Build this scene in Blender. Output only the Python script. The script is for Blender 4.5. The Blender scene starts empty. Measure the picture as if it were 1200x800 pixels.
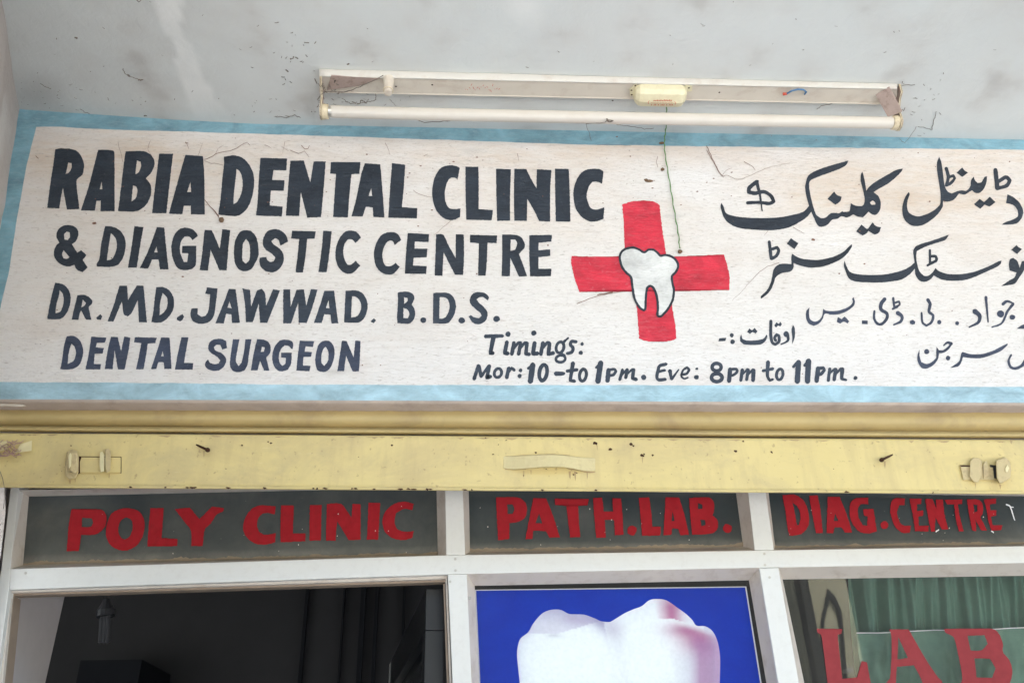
import bpy, bmesh, math, random
from mathutils import Vector, Matrix, noise
from mathutils.geometry import tessellate_polygon, delaunay_2d_cdt

random.seed(4)
scene = bpy.context.scene
C = scene.collection

# ---------------------------------------------------------------- camera
EYE = Vector((0.0, -1.44, 1.58))
YAW, PITCH, ROLL, FPX = math.radians(4.84), math.radians(29.18), math.radians(-1.77), 1000.0
_f = Vector((math.sin(YAW) * math.cos(PITCH), math.cos(YAW) * math.cos(PITCH), math.sin(PITCH)))
_r0 = Vector((math.cos(YAW), -math.sin(YAW), 0.0))
_u0 = _r0.cross(_f)
RT = _r0 * math.cos(ROLL) + _u0 * math.sin(ROLL)
UP = -_r0 * math.sin(ROLL) + _u0 * math.cos(ROLL)
cam_d = bpy.data.cameras.new('camera')
cam_d.sensor_width = 36.0
cam_d.lens = 36.0 * FPX / 1200.0
cam_d.clip_start = 0.02
cam_d.clip_end = 500.0
cam = bpy.data.objects.new('camera', cam_d)
C.objects.link(cam)
_m = Matrix((RT, UP, -_f)).transposed().to_4x4()
_m.translation = EYE
cam.matrix_world = _m
scene.camera = cam

# ---------------------------------------------------------------- light
world = bpy.data.worlds.new('World')
scene.world = world
world.use_nodes = True
wn = world.node_tree.nodes
bg = wn['Background']
sky = wn.new('ShaderNodeTexSky')
sky.sky_type = 'NISHITA'
sky.sun_disc = False
SUN_EL, SUN_AZ = math.radians(58), math.radians(25)     # azimuth from +Y towards +X
sky.sun_elevation = SUN_EL
sky.sun_rotation = SUN_AZ
sky.air_density = 1.3
sky.dust_density = 3.0
sky.ozone_density = 1.0
world.node_tree.links.new(sky.outputs[0], bg.inputs[0])
bg.inputs[1].default_value = 0.13
sun_d = bpy.data.lights.new('sun', 'SUN')
sun_d.energy = 5.0
sun_d.angle = math.radians(0.6)
sun_d.color = (1.0, 0.965, 0.92)
sun = bpy.data.objects.new('sun', sun_d)
C.objects.link(sun)
sd = Vector((math.sin(SUN_AZ) * math.cos(SUN_EL), math.cos(SUN_AZ) * math.cos(SUN_EL), math.sin(SUN_EL)))
sun.rotation_euler = sd.to_track_quat('Z', 'Y').to_euler()
sun.location = (0, 6, 12)
vs = scene.view_settings
vs.view_transform = 'Standard'
vs.look = 'None'
vs.gamma = 1.0
vs.exposure = 2.7
scene.render.engine = 'CYCLES'
scene.cycles.max_bounces = 10
scene.cycles.diffuse_bounces = 6
scene.cycles.transparent_max_bounces = 12

# ---------------------------------------------------------------- geometry of places
def ray(px, py):
    return _f * FPX + RT * (px - 600.0) - UP * (py - 400.0)
def onY(px, py, Y=0.0):                      # point of the facade plane y = Y
    d = ray(px, py)
    return EYE + d * ((Y - EYE.y) / d.y)
def onplane(px, py, p, n):
    d = ray(px, py)
    return EYE + d * ((p - EYE).dot(n) / d.dot(n))
cornA = onY(22, 128)
ceilA, ceilB = onY(300, 145.3), onY(1100, 161.8)
cslope = (ceilB.z - ceilA.z) / (ceilB.x - ceilA.x)
def ceil_z(x, drop=0.0):
    return ceilA.z + (x - ceilA.x) * cslope - drop
LIFT = [(p.x, p.z - ceil_z(p.x)) for p in (onY(-60, 124), onY(22, 128), onY(130, 135.5), onY(205, 140.5), onY(300, 145.3))]
def ceil_m(x):                                # the soffit bends up a little towards the left corner
    if x >= LIFT[-1][0]: return ceil_z(x)
    if x <= LIFT[0][0]: return ceil_z(x) + LIFT[0][1]
    for (x0, l0), (x1, l1) in zip(LIFT, LIFT[1:]):
        if x <= x1: return ceil_z(x) + l0 + (l1 - l0) * (x - x0) / (x1 - x0)
CN = Vector((-cslope, 0, 1)).normalized()
def onceil(px, py, drop=0.0):
    return onplane(px, py, ceilA - Vector((0, 0, drop)), CN)

# ---------------------------------------------------------------- helpers
def wloc(o):
    v = Vector((0, 0, 0))
    while o is not None:
        v += o.location
        o = o.parent
    return v
def tag(o, label=None, cat=None, group=None, kind=None):
    if label: o['label'] = label
    if cat: o['category'] = cat
    if group: o['group'] = group
    if kind: o['kind'] = kind
    return o
def thing(name, label, cat, loc, group=None):
    o = bpy.data.objects.new(name, None)
    o.empty_display_size = 0.05
    C.objects.link(o)
    o.location = loc
    return tag(o, label, cat, group)
def obj(name, verts, faces, mat, parent=None, smooth=False, bevel=0.0, attr=None, origin=None):
    me = bpy.data.meshes.new(name)
    off = wloc(parent) if parent else Vector((0, 0, 0))
    o = bpy.data.objects.new(name, me)
    if parent is None and origin is not None:
        o.location = origin
        off = Vector(origin)
    me.from_pydata([tuple(Vector(v) - off) for v in verts], [], faces)
    me.update()
    if isinstance(mat, (list, tuple)):
        for m in mat: me.materials.append(m)
    elif mat: me.materials.append(mat)
    C.objects.link(o)
    o.parent = parent
    if attr:
        a = me.attributes.new('tone', 'FLOAT_COLOR', 'POINT')
        for i, c in enumerate(attr):
            a.data[i].color = (c[0], c[1], c[2], 1.0)
    if smooth:
        for p in me.polygons: p.use_smooth = True
    if bevel:
        b = o.modifiers.new('bevel', 'BEVEL')
        b.width = bevel
        b.segments = 2
        b.limit_method = 'ANGLE'
        b.angle_limit = math.radians(40)
    return o
class MB:
    def __init__(s): s.v = []; s.f = []
    def add(s, v, f):
        n = len(s.v); s.v += [Vector(p) for p in v]; s.f += [tuple(i + n for i in q) for q in f]; return s
    def box(s, a, b):
        x0, y0, z0 = a; x1, y1, z1 = b
        return s.add([(x0,y0,z0),(x1,y0,z0),(x1,y1,z0),(x0,y1,z0),(x0,y0,z1),(x1,y0,z1),(x1,y1,z1),(x0,y1,z1)],
                     [(0,3,2,1),(4,5,6,7),(0,1,5,4),(1,2,6,5),(2,3,7,6),(3,0,4,7)])
    def prism(s, loop, d):                    # loop of points swept along vector d, closed
        n = len(loop); d = Vector(d)
        v = [Vector(p) for p in loop] + [Vector(p) + d for p in loop]
        f = [tuple(range(n)), tuple(range(2*n-1, n-1, -1))] + [((i+1) % n, i, n+i, n+(i+1) % n) for i in range(n)]
        return s.add(v, f)
    def tube(s, pts, r, n=8, cap=True):
        pts = [Vector(p) for p in pts]
        rs = r if isinstance(r, (list, tuple)) else [r] * len(pts)
        rings = []; prev = None
        for i, p in enumerate(pts):
            t = (pts[min(i+1, len(pts)-1)] - pts[max(i-1, 0)]).normalized()
            if prev is None:
                a = Vector((0,0,1)) if abs(t.z) < .9 else Vector((0,1,0))
                u = t.cross(a).normalized()
            else:
                u = (prev - t * prev.dot(t)).normalized()
            prev = u; w = t.cross(u)
            rings.append([p + (u*math.cos(2*math.pi*k/n) + w*math.sin(2*math.pi*k/n)) * rs[i] for k in range(n)])
        v = [q for rg in rings for q in rg]; f = []
        for i in range(len(pts)-1):
            for k in range(n):
                f.append((i*n+k, i*n+(k+1) % n, (i+1)*n+(k+1) % n, (i+1)*n+k))
        if cap:
            f.append(tuple(range(n-1, -1, -1))); f.append(tuple((len(pts)-1)*n+k for k in range(n)))
        return s.add(v, f)
    def build(s, name, mat, parent=None, **k):
        return obj(name, s.v, s.f, mat, parent, **k)

# ---------------------------------------------------------------- materials
def newmat(name):
    m = bpy.data.materials.new(name); m.use_nodes = True
    nt = m.node_tree
    return m, nt, nt.nodes['Principled BSDF']
def node(nt, t, **k):
    n = nt.nodes.new(t)
    for a, b in k.items():
        if a in n.inputs.keys(): n.inputs[a].default_value = b
        else: setattr(n, a, b)
    return n
def posmap(nt, scale):
    g = node(nt, 'ShaderNodeNewGeometry'); mp = node(nt, 'ShaderNodeMapping')
    mp.inputs['Scale'].default_value = scale
    nt.links.new(g.outputs['Position'], mp.inputs['Vector'])
    return mp.outputs[0]
def noi(nt, vec, scale, detail=4, rough=.55, dist=0.0):
    n = node(nt, 'ShaderNodeTexNoise', Scale=scale, Detail=detail, Roughness=rough, Distortion=dist)
    nt.links.new(vec, n.inputs['Vector'])
    return n.outputs['Fac']
def ramp(nt, fac, stops):
    r = node(nt, 'ShaderNodeValToRGB'); e = r.color_ramp.elements
    while len(e) < len(stops): e.new(.5)
    for i, (p, c) in enumerate(stops):
        e[i].position = p; e[i].color = (c, c, c, 1) if isinstance(c, (int, float)) else (*c, 1)
    nt.links.new(fac, r.inputs[0])
    return r.outputs[0]
def mix(nt, fac, a, b, mode='MIX'):
    m = node(nt, 'ShaderNodeMix', data_type='RGBA', blend_type=mode)
    for s, v in ((0, fac), (6, a), (7, b)):
        if isinstance(v, (int, float)): m.inputs[s].default_value = v
        elif isinstance(v, tuple): m.inputs[s].default_value = (*v, 1)
        else: nt.links.new(v, m.inputs[s])
    return m.outputs[2]
def math_(nt, op, a, b):
    m = node(nt, 'ShaderNodeMath', operation=op)
    for i, v in enumerate((a, b)):
        if isinstance(v, (int, float)): m.inputs[i].default_value = v
        else: nt.links.new(v, m.inputs[i])
    return m.outputs[0]
def bump(nt, bs, h, strength, dist):
    b = node(nt, 'ShaderNodeBump', Strength=strength, Distance=dist)
    nt.links.new(h, b.inputs['Height']); nt.links.new(b.outputs[0], bs.inputs['Normal'])
def wall_relief(nt, bs, k=1.0):               # horizontal brush / trowel marks shared by wall and paint
    v = posmap(nt, (6, 6, 60)); a = noi(nt, v, 3.2, 6, .62, .5)
    v2 = posmap(nt, (1, 1, 1.6)); b = noi(nt, v2, 60, 5, .6)
    v3 = posmap(nt, (1, 1, 1)); c = noi(nt, v3, 9, 3, .5)
    h = math_(nt, 'ADD', math_(nt, 'MULTIPLY', a, .55), math_(nt, 'MULTIPLY', b, .8))
    v4 = posmap(nt, (1, 1, 2.6)); d = noi(nt, v4, 40, 6, .68, 1.0)
    h = math_(nt, 'ADD', h, math_(nt, 'MULTIPLY', d, 1.3))
    h = math_(nt, 'ADD', h, math_(nt, 'MULTIPLY', c, 1.4))
    bump(nt, bs, h, .68 * k, .0036)
    return a, b
def simple(name, col, rough=.6, var=.12, scale=30, spec=.4, metal=0.0, bmp=0.0, dirt=None, dirt_amt=.4, dirt_scale=14):
    m, nt, bs = newmat(name)
    v = posmap(nt, (1, 1, 1)); n = noi(nt, v, scale, 5, .6)
    lo = tuple(c * (1 - var) for c in col); hi = tuple(min(1, c * (1 + var)) for c in col)
    c = mix(nt, n, lo, hi)
    if dirt:
        d = noi(nt, v, dirt_scale, 6, .65, .3)
        c = mix(nt, ramp(nt, d, [(.5, 0.0), (.72, dirt_amt)]), c, dirt)
    nt.links.new(c, bs.inputs['Base Color'])
    bs.inputs['Roughness'].default_value = rough
    bs.inputs['Specular IOR Level'].default_value = spec
    bs.inputs['Metallic'].default_value = metal
    if bmp: bump(nt, bs, noi(nt, v, scale * 2.5, 5, .6), bmp, .002)
    return m
def paint(name, col, thin=.25, spec=.3, rough=.6, show=.22):    # sign paint brushed on the plaster: streaks show the ground
    m, nt, bs = newmat(name)
    wall_relief(nt, bs)
    dark = tuple(c * .70 for c in col); hi = tuple(c * 1.35 for c in col)
    c = mix(nt, ramp(nt, noi(nt, posmap(nt, (1, 1, 1.5)), 13, 5, .65, .5), [(.3, 0.0), (.7, 1.0)]), dark, hi)
    # thin places where the bristles skipped
    s = noi(nt, posmap(nt, (1, 1, 5)), 42, 7, .75, 1.2)
    light = tuple(min(1, c * (1 - show) + .62 * show) for c in col)
    c = mix(nt, ramp(nt, s, [(.50, 0.0), (.70, min(1, thin * 3.2))]), c, light)
    s2 = noi(nt, posmap(nt, (1, 1, 1)), 95, 4, .6)
    c = mix(nt, ramp(nt, s2, [(.62, 0.0), (.70, .4)]), c, light)
    dust = noi(nt, posmap(nt, (2, 2, 7)), 5, 6, .65, .5)
    c = mix(nt, ramp(nt, dust, [(.56, 0.0), (.80, .26)]), c, tuple(x * .7 + .08 for x in col))
    nt.links.new(c, bs.inputs['Base Color'])
    bs.inputs['Roughness'].default_value = rough
    bs.inputs['Specular IOR Level'].default_value = spec
    return m
def glassy(name, tint=(1, 1, 1), ior=1.5, rough=0.0, lo=0.0, hi=.012):
    m, nt, bs = newmat(name)
    nt.nodes.remove(bs)
    out = nt.nodes['Material Output']
    tr = node(nt, 'ShaderNodeBsdfTransparent'); tr.inputs[0].default_value = (*tint, 1)
    gl = node(nt, 'ShaderNodeBsdfAnisotropic') if False else node(nt, 'ShaderNodeBsdfGlossy')
    gl.inputs['Roughness'].default_value = rough
    fr = node(nt, 'ShaderNodeFresnel', IOR=ior)
    mx = node(nt, 'ShaderNodeMixShader')
    nt.links.new(fr.outputs[0], mx.inputs[0]); nt.links.new(tr.outputs[0], mx.inputs[1]); nt.links.new(gl.outputs[0], mx.inputs[2])
    df = node(nt, 'ShaderNodeBsdfDiffuse'); df.inputs[0].default_value = (.5, .47, .4, 1)
    d = noi(nt, posmap(nt, (1, 1, 1)), 11, 6, .7)
    mx2 = node(nt, 'ShaderNodeMixShader')
    nt.links.new(ramp(nt, d, [(.4, lo), (.8, hi)]), mx2.inputs[0])
    nt.links.new(mx.outputs[0], mx2.inputs[1]); nt.links.new(df.outputs[0], mx2.inputs[2])
    nt.links.new(mx2.outputs[0], out.inputs[0])
    return m

# sign ground: white limewash, tan colour from the 'tone' attribute broken up by streaks
def m_plaster(name, base, overtone, rough=.85, relief=1.0, scratch=True):
    m, nt, bs = newmat(name)
    a, b = wall_relief(nt, bs, relief)
    at = node(nt, 'ShaderNodeAttribute', attribute_name='tone')
    sep = node(nt, 'ShaderNodeSeparateColor'); nt.links.new(at.outputs['Color'], sep.inputs[0])
    v = posmap(nt, (1, 1, 5)); s = noi(nt, v, 18, 7, .68, .4)
    v2 = posmap(nt, (1, 1, 1)); s2 = noi(nt, v2, 5, 6, .6, .3)
    c = mix(nt, s2, tuple(x * .93 for x in base), tuple(min(1, x * 1.04) for x in base))
    g = math_(nt, 'MULTIPLY', sep.outputs[0], ramp(nt, s, [(.25, .45), (.75, 1.25)]))
    c = mix(nt, g, c, overtone)
    if scratch:
        v3 = posmap(nt, (1, 1, 7)); s3 = noi(nt, v3, 24, 7, .78, 1.6)
        c = mix(nt, ramp(nt, s3, [(.53, 0.0), (.70, .5)]), c, tuple(x * q for x, q in zip(base, (.62, .57, .52))))
        s5 = noi(nt, posmap(nt, (1, 1, 1.8)), 3.1, 7, .7, .6)
        c = mix(nt, ramp(nt, s5, [(.50, 0.0), (.72, .34)]), c, (.52, .43, .36))
        s6 = noi(nt, posmap(nt, (1, 1, 4.5)), 75, 4, .7, .6)
        c = mix(nt, ramp(nt, s6, [(.58, 0.0), (.66, .55)]), c, (.33, .28, .25))
        s4 = noi(nt, v2, 120, 3, .5)
        c = mix(nt, ramp(nt, s4, [(.7, 0.0), (.78, .35)]), c, (.22, .16, .12))
    c = mix(nt, sep.outputs[1], c, (.74, .74, .71))       # pale fresh plaster patches
    c = mix(nt, sep.outputs[2], c, (.16, .14, .13))       # darkest tone
    nt.links.new(c, bs.inputs['Base Color'])
    bs.inputs['Roughness'].default_value = rough
    bs.inputs['Specular IOR Level'].default_value = .2
    return m
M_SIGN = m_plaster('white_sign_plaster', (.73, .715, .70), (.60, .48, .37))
M_CEIL = m_plaster('pale_blue_grey_plaster', (.605, .625, .605), (.50, .475, .44), relief=.4, scratch=False)
M_SIDE = m_plaster('pinkish_grey_plaster', (.56, .51, .475), (.40, .34, .30), relief=1.1)
M_LIP = simple('bare_plaster_lip', (.45, .37, .31), .9, .2, 25, bmp=.4, dirt=(.16, .12, .1))
M_BLUE = paint('pale_blue_border_paint', (.33, .485, .55), .06, show=.3)
M_BLUE_T = paint('shaded_blue_border_paint', (.18, .335, .40), .25, show=.3)  # darker copy of the border blue, shade near the ceiling put into colour
M_INK = paint('blue_black_sign_paint', (.024, .032, .045), .09, show=.12)
M_INK2 = paint('glare_blue_black_sign_paint', (.042, .054, .088), .12, show=.14)  # bluer, lighter ink: glare on the lower lines put into the colour
M_INK3 = paint('slate_glare_sign_paint', (.034, .046, .066), .1, show=.12)  # milder ink with the same glare in its colour
M_RED = paint('crimson_sign_paint', (.55, .030, .055), .12, show=.25)
M_TOOTHW = paint('white_tooth_paint', (.62, .63, .62), .05)
def m_yellow():
    m, nt, bs = newmat('yellow_enamel_shutter_paint')
    v = posmap(nt, (1, 1, 1))
    c = mix(nt, noi(nt, v, 5, 5, .6), (.56, .445, .175), (.64, .52, .235))
    drip = noi(nt, posmap(nt, (1, 1, .16)), 30, 6, .65, .3)
    c = mix(nt, ramp(nt, drip, [(.48, 0.0), (.72, .42)]), c, (.40, .30, .15))
    sm = noi(nt, v, 9, 7, .68, .8)
    c = mix(nt, ramp(nt, sm, [(.50, 0.0), (.70, .45)]), c, (.38, .31, .18))
    gr = noi(nt, posmap(nt, (1, 1, 2)), 3.2, 6, .7, .5)
    c = mix(nt, ramp(nt, gr, [(.48, 0.0), (.68, .40)]), c, (.34, .25, .15))
    sc = noi(nt, posmap(nt, (1, 1, 14)), 20, 5, .8, 1.0)
    c = mix(nt, ramp(nt, sc, [(.62, 0.0), (.70, .35)]), c, (.70, .62, .38))
    fl = noi(nt, v, 130, 3, .5)
    c = mix(nt, ramp(nt, fl, [(.66, 0.0), (.74, .5)]), c, (.24, .15, .07))
    nt.links.new(c, bs.inputs['Base Color'])
    nt.links.new(ramp(nt, sm, [(.3, .38), (.7, .62)]), bs.inputs['Roughness'])
    bump(nt, bs, math_(nt, 'ADD', noi(nt, v, 6, 3), math_(nt, 'MULTIPLY', noi(nt, v, 90, 4), .12)), .35, .006)
    return m
M_YEL = m_yellow()
M_YEL2 = simple('dusty_ochre_shutter_slat', (.45, .345, .155), .55, .16, 12, .3, bmp=.15, dirt=(.27, .19, .11), dirt_amt=.65, dirt_scale=7)
M_YELOLD = simple('thick_old_yellow_paint', (.50, .40, .21), .5, .2, 60, .4, bmp=.3, dirt=(.25, .17, .1), dirt_amt=.6, dirt_scale=60)
M_YELPALE = simple('pale_rubbed_yellow_paint', (.66, .58, .33), .4, .1, 60, .5, bmp=.1)
M_YELH = simple('greyed_yellow_handle_paint', (.56, .475, .25), .5, .15, 50, .4, bmp=.2, dirt=(.36, .27, .15), dirt_amt=.5, dirt_scale=50)
M_RUSTSHADE = simple('dark_rust_and_shade', (.05, .022, .012), .8, .4, 300, .2, bmp=.4)
M_ALU = simple('white_powder_coated_aluminium', (.68, .67, .62), .38, .06, 4, .5, bmp=.03, dirt=(.44, .39, .33), dirt_amt=.16, dirt_scale=80)
M_BEAD = simple('beige_dusty_glazing_bead', (.60, .54, .47), .5, .1, 12, .3, dirt=(.36, .28, .21), dirt_amt=.5, dirt_scale=30)
M_BROWNF = simple('brown_door_trim', (.30, .23, .17), .5, .15, 20, .4, dirt=(.12, .09, .07))
M_GASKETSHADE = simple('dark_rubber_gasket_and_shade', (.03, .028, .025), .6, .2, 60, .3)
M_GLASS = glassy('clear_dusty_glass')
M_GLASSH = glassy('hazy_dusty_glass', lo=.022, hi=.04)
M_PUTTY = simple('brown_putty_residue', (.30, .24, .17), .9, .3, 60, .1, bmp=.3)
M_CREAM = simple('cream_batten_enamel', (.62, .56, .47), .4, .08, 20, .45, bmp=.04, dirt=(.36, .24, .17), dirt_amt=.5, dirt_scale=16)
M_CREAML = simple('pale_batten_edge_enamel', (.60, .57, .51), .35, .06, 20, .5, dirt=(.4, .28, .2), dirt_amt=.4, dirt_scale=20)
M_BRACK = simple('yellowed_lampholder_plastic', (.62, .53, .36), .4, .12, 90, .5, dirt=(.25, .16, .1), dirt_amt=.6, dirt_scale=80)
M_BRACKIN = simple('brown_stained_bracket', (.36, .275, .235), .6, .2, 60, .3, dirt=(.12, .07, .05), dirt_amt=.6, dirt_scale=70)
M_TUBE = simple('unlit_fluorescent_glass', (.60, .555, .485), .15, .03, 10, .6, dirt=(.5, .42, .33), dirt_amt=.25, dirt_scale=18)
M_METAL = simple('tarnished_aluminium_cap', (.55, .52, .46), .3, .15, 80, .5, metal=.8)
M_CHOKE = simple('cream_ballast_enamel', (.68, .62, .42), .35, .06, 40, .5, dirt=(.45, .36, .2), dirt_amt=.3, dirt_scale=60)
M_REDPRINT = simple('red_print', (.55, .10, .06), .6, .2, 200)
M_BLUEPL = simple('blue_wire_insulation', (.06, .17, .33), .4, .2, 200)
M_ROOT = simple('dried_red_brown_rootlet', (.20, .11, .08), .9, .4, 300, .1)
M_WEB = simple('grey_dusty_cobweb', (.17, .145, .12), .95, .4, 300, .1)
M_STRING = simple('green_twine', (.13, .25, .09), .85, .35, 400, .1, bmp=.5)
M_KNOT = simple('mud_brown_lump', (.17, .11, .07), .95, .3, 300, .1, bmp=.6)
M_GREYGLASS = simple('grey_film', (.03, .033, .034), .12, .3, 8, .5)
M_LETTER = simple('red_vinyl_letter', (.33, .016, .022), .7, .25, 60, .1, dirt=(.12, .02, .02), dirt_amt=.3, dirt_scale=90)
M_LETTERB = simple('red_window_letter', (.26, .042, .045), .8, .25, 50, .1)
M_WHITEEDGE = simple('white_paper', (.8, .8, .78), .6, .03, 20)
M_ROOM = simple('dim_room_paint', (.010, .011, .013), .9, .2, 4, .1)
M_ROOMB = simple('brown_black_board', (.012, .012, .013), .6, .3, 9, .3)
M_ROOMWALL = simple('grey_beige_inner_wall', (.46, .42, .40), .9, .07, 30, .1, bmp=.1)
M_DOORALU = simple('dull_door_aluminium', (.42, .41, .38), .4, .1, 20, .5)
M_DOORDARK = simple('dark_bronze_door_rail', (.014, .015, .017), .4, .1, 20, .5)
M_CURT = simple('green_curtain_cloth', (.12, .225, .175), .9, .16, 60, .1, bmp=.1)
M_REFLHEM = simple('pale_green_hem_and_reflection', (.145, .245, .185), .9, .22, 45, .1, bmp=.2)
M_GROUND = simple('pale_dusty_concrete', (.36, .365, .36), .95, .2, .6, .1, dirt=(.24, .24, .23), dirt_scale=1.2)
M_OPP = simple('olive_cream_facade', (.66, .64, .45), .9, .12, 1.5, .1, dirt=(.22, .2, .14), dirt_scale=1.0)
M_OPPDARK = simple('dark_reflection_block_and_recess', (.055, .06, .055), .7, .2, 4, .2)
M_OPPWHITE = simple('white_capital', (.7, .7, .66), .8, .05, 4)
M_WIRE = simple('pinkish_plastic_twine', (.42, .27, .22), .6, .4, 250, .3)

def m_darkpane():
    m, nt, bs = newmat('dark_filmed_glass')
    v = posmap(nt, (1, 1, 1)); d = noi(nt, v, 14, 6, .7, .4)
    at = node(nt, 'ShaderNodeAttribute', attribute_name='tone')
    sep = node(nt, 'ShaderNodeSeparateColor'); nt.links.new(at.outputs['Color'], sep.inputs[0])
    fac = math_(nt, 'MULTIPLY', sep.outputs[0], ramp(nt, d, [(.3, .5), (.75, 1.2)]))
    c = mix(nt, fac, (.026, .037, .042), (.225, .215, .18))
    sp = noi(nt, v, 240, 2, .5)
    c = mix(nt, ramp(nt, sp, [(.76, 0.0), (.80, .6)]), c, (.35, .35, .3))
    nt.links.new(c, bs.inputs['Base Color'])
    bs.inputs['Roughness'].default_value = .22
    bs.inputs['Specular IOR Level'].default_value = .5
    return m
M_PANE = m_darkpane()
def m_poster(name):
    m, nt, bs = newmat(name)
    at = node(nt, 'ShaderNodeAttribute', attribute_name='tone')
    w = noi(nt, posmap(nt, (1, 1, 1)), 160, 2)
    c = mix(nt, ramp(nt, w, [(.3, .93), (.7, 1.0)]), (0, 0, 0), at.outputs['Color'])
    nt.links.new(c, bs.inputs['Base Color'])
    bs.inputs['Roughness'].default_value = .6
    bs.inputs['Specular IOR Level'].default_value = .08
    return m
M_POSTER = m_poster('printed_poster_ink')

# ---------------------------------------------------------------- tracing tools
def smooth_loop(pts, closed=True, corner=52):
    n = len(pts); out = []
    P = [Vector((p[0], p[1])) for p in pts]
    sharp = []
    for i in range(n):
        if not closed and i in (0, n-1): sharp.append(True); continue
        a = P[i] - P[i-1]; b = P[(i+1) % n] - P[i]
        ang = abs(a.angle(b)) if a.length > 1e-6 and b.length > 1e-6 else 0
        sharp.append(math.degrees(ang) > corner)
    for i in range(n if closed else n-1):
        j = (i+1) % n
        p0, p1 = P[i], P[j]
        L = (p1 - p0).length
        m0 = (p1 - p0) if sharp[i] else (P[j] - P[i-1]) * .5
        m1 = (p1 - p0) if sharp[j] else (P[(j+1) % n] - P[i]) * .5
        if m0.length > L: m0 = m0 * (L / m0.length)
        if m1.length > L: m1 = m1 * (L / m1.length)
        k = max(2, min(40, int(L / 7)))
        for s in range(k):
            t = s / k; t2 = t*t; t3 = t2*t
            out.append(p0*(2*t3-3*t2+1) + m0*(t3-2*t2+t) + p1*(-2*t3+3*t2) + m1*(t3-t2))
    if not closed: out.append(P[-1])
    return out
class Paint:                                   # collects painted shapes of one line of writing
    cnt = 0
    def __init__(s, Y, jit=.22, ox=0, oy=0, k=8.0): s.Y = Y; s.v = []; s.f = []; s.g = []; s.jit = jit; s.at(ox, oy, k)
    def at(s, ox, oy, k=8.0): s.ox, s.oy, s.k = ox, oy, k; return s
    def px(s, p): return (s.ox + p[0] / s.k, s.oy + p[1] / s.k)
    def w(s, p, Y):
        x, y = s.px(p)
        j = s.jit
        x0, y0 = x, y
        x += 1.4*j * noise.noise(Vector((x0*.4, y0*.4, 3.1))) + 1.3*j*noise.noise(Vector((x0*1.3, y0*1.3, 9.1)))
        y += 1.4*j * noise.noise(Vector((x0*.4, y0*.4, 7.7))) + 1.3*j*noise.noise(Vector((x0*1.3, y0*1.3, 5.3)))
        return onY(x, y, Y)
    def nextY(s):
        Paint.cnt += 1
        return s.Y - (Paint.cnt % 9) * .00002
    def poly(s, outer, *holes, raw=False):
        Y = s.nextY(); k = s.k / 8.0
        loops = [([Vector((p[0], p[1])) for p in l] if raw else
                  [q * k for q in smooth_loop([(p[0] / k, p[1] / k) for p in l])]) for l in (outer,) + holes]
        flat = [p for l in loops for p in l]
        tris = tessellate_polygon([[Vector((p.x, p.y, 0)) for p in l] for l in loops])
        n = len(s.v); s.v += [s.w(p, Y) for p in flat]
        for t in tris:
            a, b, c = (flat[i] for i in t)
            cr = (b-a).cross(c-a)
            if abs(cr) < 1e-9: continue
            s.f.append(tuple(n+i for i in (t if cr < 0 else t[::-1])))
        s.g.append([n, len(s.v), 0])
        return s
    def stroke(s, pts, w, w2=None, closed=False):
        # brush ribbon, width w (to w2), round ends
        sm = smooth_loop(pts, closed, 75)
        n = len(sm); L = []; R = []
        for i, p in enumerate(sm):
            if closed: t = sm[(i+1) % n] - sm[i-1]
            else: t = sm[min(i+1, n-1)] - sm[max(i-1, 0)]
            if t.length < 1e-6: t = Vector((1, 0))
            t.normalize(); nn = Vector((-t.y, t.x))
            u = i / max(1, n-1)
            ww = w if w2 is None else w + (w2-w)*u
            ww *= (1.0 if closed else 1.12) + .10 * noise.noise(Vector((p.x*.03, p.y*.03, 1.3)))
            L.append(p + nn*ww/2); R.append(p - nn*ww/2)
        if closed:
            s.poly(L, R, raw=True) if s._area(L) > s._area(R) else s.poly(R, L, raw=True)
            s.g[-1][2] = 1
            return s
        def cap(c, a, b):
            v = a - c; res = []
            for k in range(1, 5):
                th = -math.pi * k / 5
                res.append(c + Vector((v.x*math.cos(th)-v.y*math.sin(th), v.x*math.sin(th)+v.y*math.cos(th))) * .85)
            return res
        Y = s.nextY(); n0 = len(s.v)
        for i in range(n): s.v += [s.w(L[i], Y), s.w(R[i], Y)]
        for i in range(n-1):
            s.f.append((n0+2*i, n0+2*i+1, n0+2*i+3, n0+2*i+2))
        e = cap(sm[-1], L[-1], R[-1]); m = len(s.v); s.v += [s.w(q, Y) for q in e]
        s.f.append(tuple([n0+2*n-2] + list(range(m, m+4)) + [n0+2*n-1])[::1])
        e = cap(sm[0], R[0], L[0]); m = len(s.v); s.v += [s.w(q, Y) for q in e]
        s.f.append(tuple([n0+1] + list(range(m, m+4)) + [n0]))
        s.g.append([n0, len(s.v), 1])
        return s
    def _area(s, l): return abs(sum(l[i-1].x*l[i].y - l[i].x*l[i-1].y for i in range(len(l))))
    def ring(s, cx, cy, rx, ry, w, tilt=-.12):
        pts = []
        for k in range(14):
            a = 2*math.pi*k/14
            x = rx*math.cos(a); y = ry*math.sin(a)
            pts.append((cx + x + tilt*y, cy + y))
        return s.stroke(pts, w, closed=True)
    def dot(s, cx, cy, r):
        pts = [(cx + r*(1+.12*random.uniform(-1, 1))*math.cos(k*math.pi/4+.3), cy + r*(1+.12*random.uniform(-1, 1))*math.sin(k*math.pi/4+.3)) for k in range(8)]
        return s.poly(pts)
    def build(s, name, mat, parent, **k):
        return obj(name, s.v, s.f, mat, parent, **k)
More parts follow.
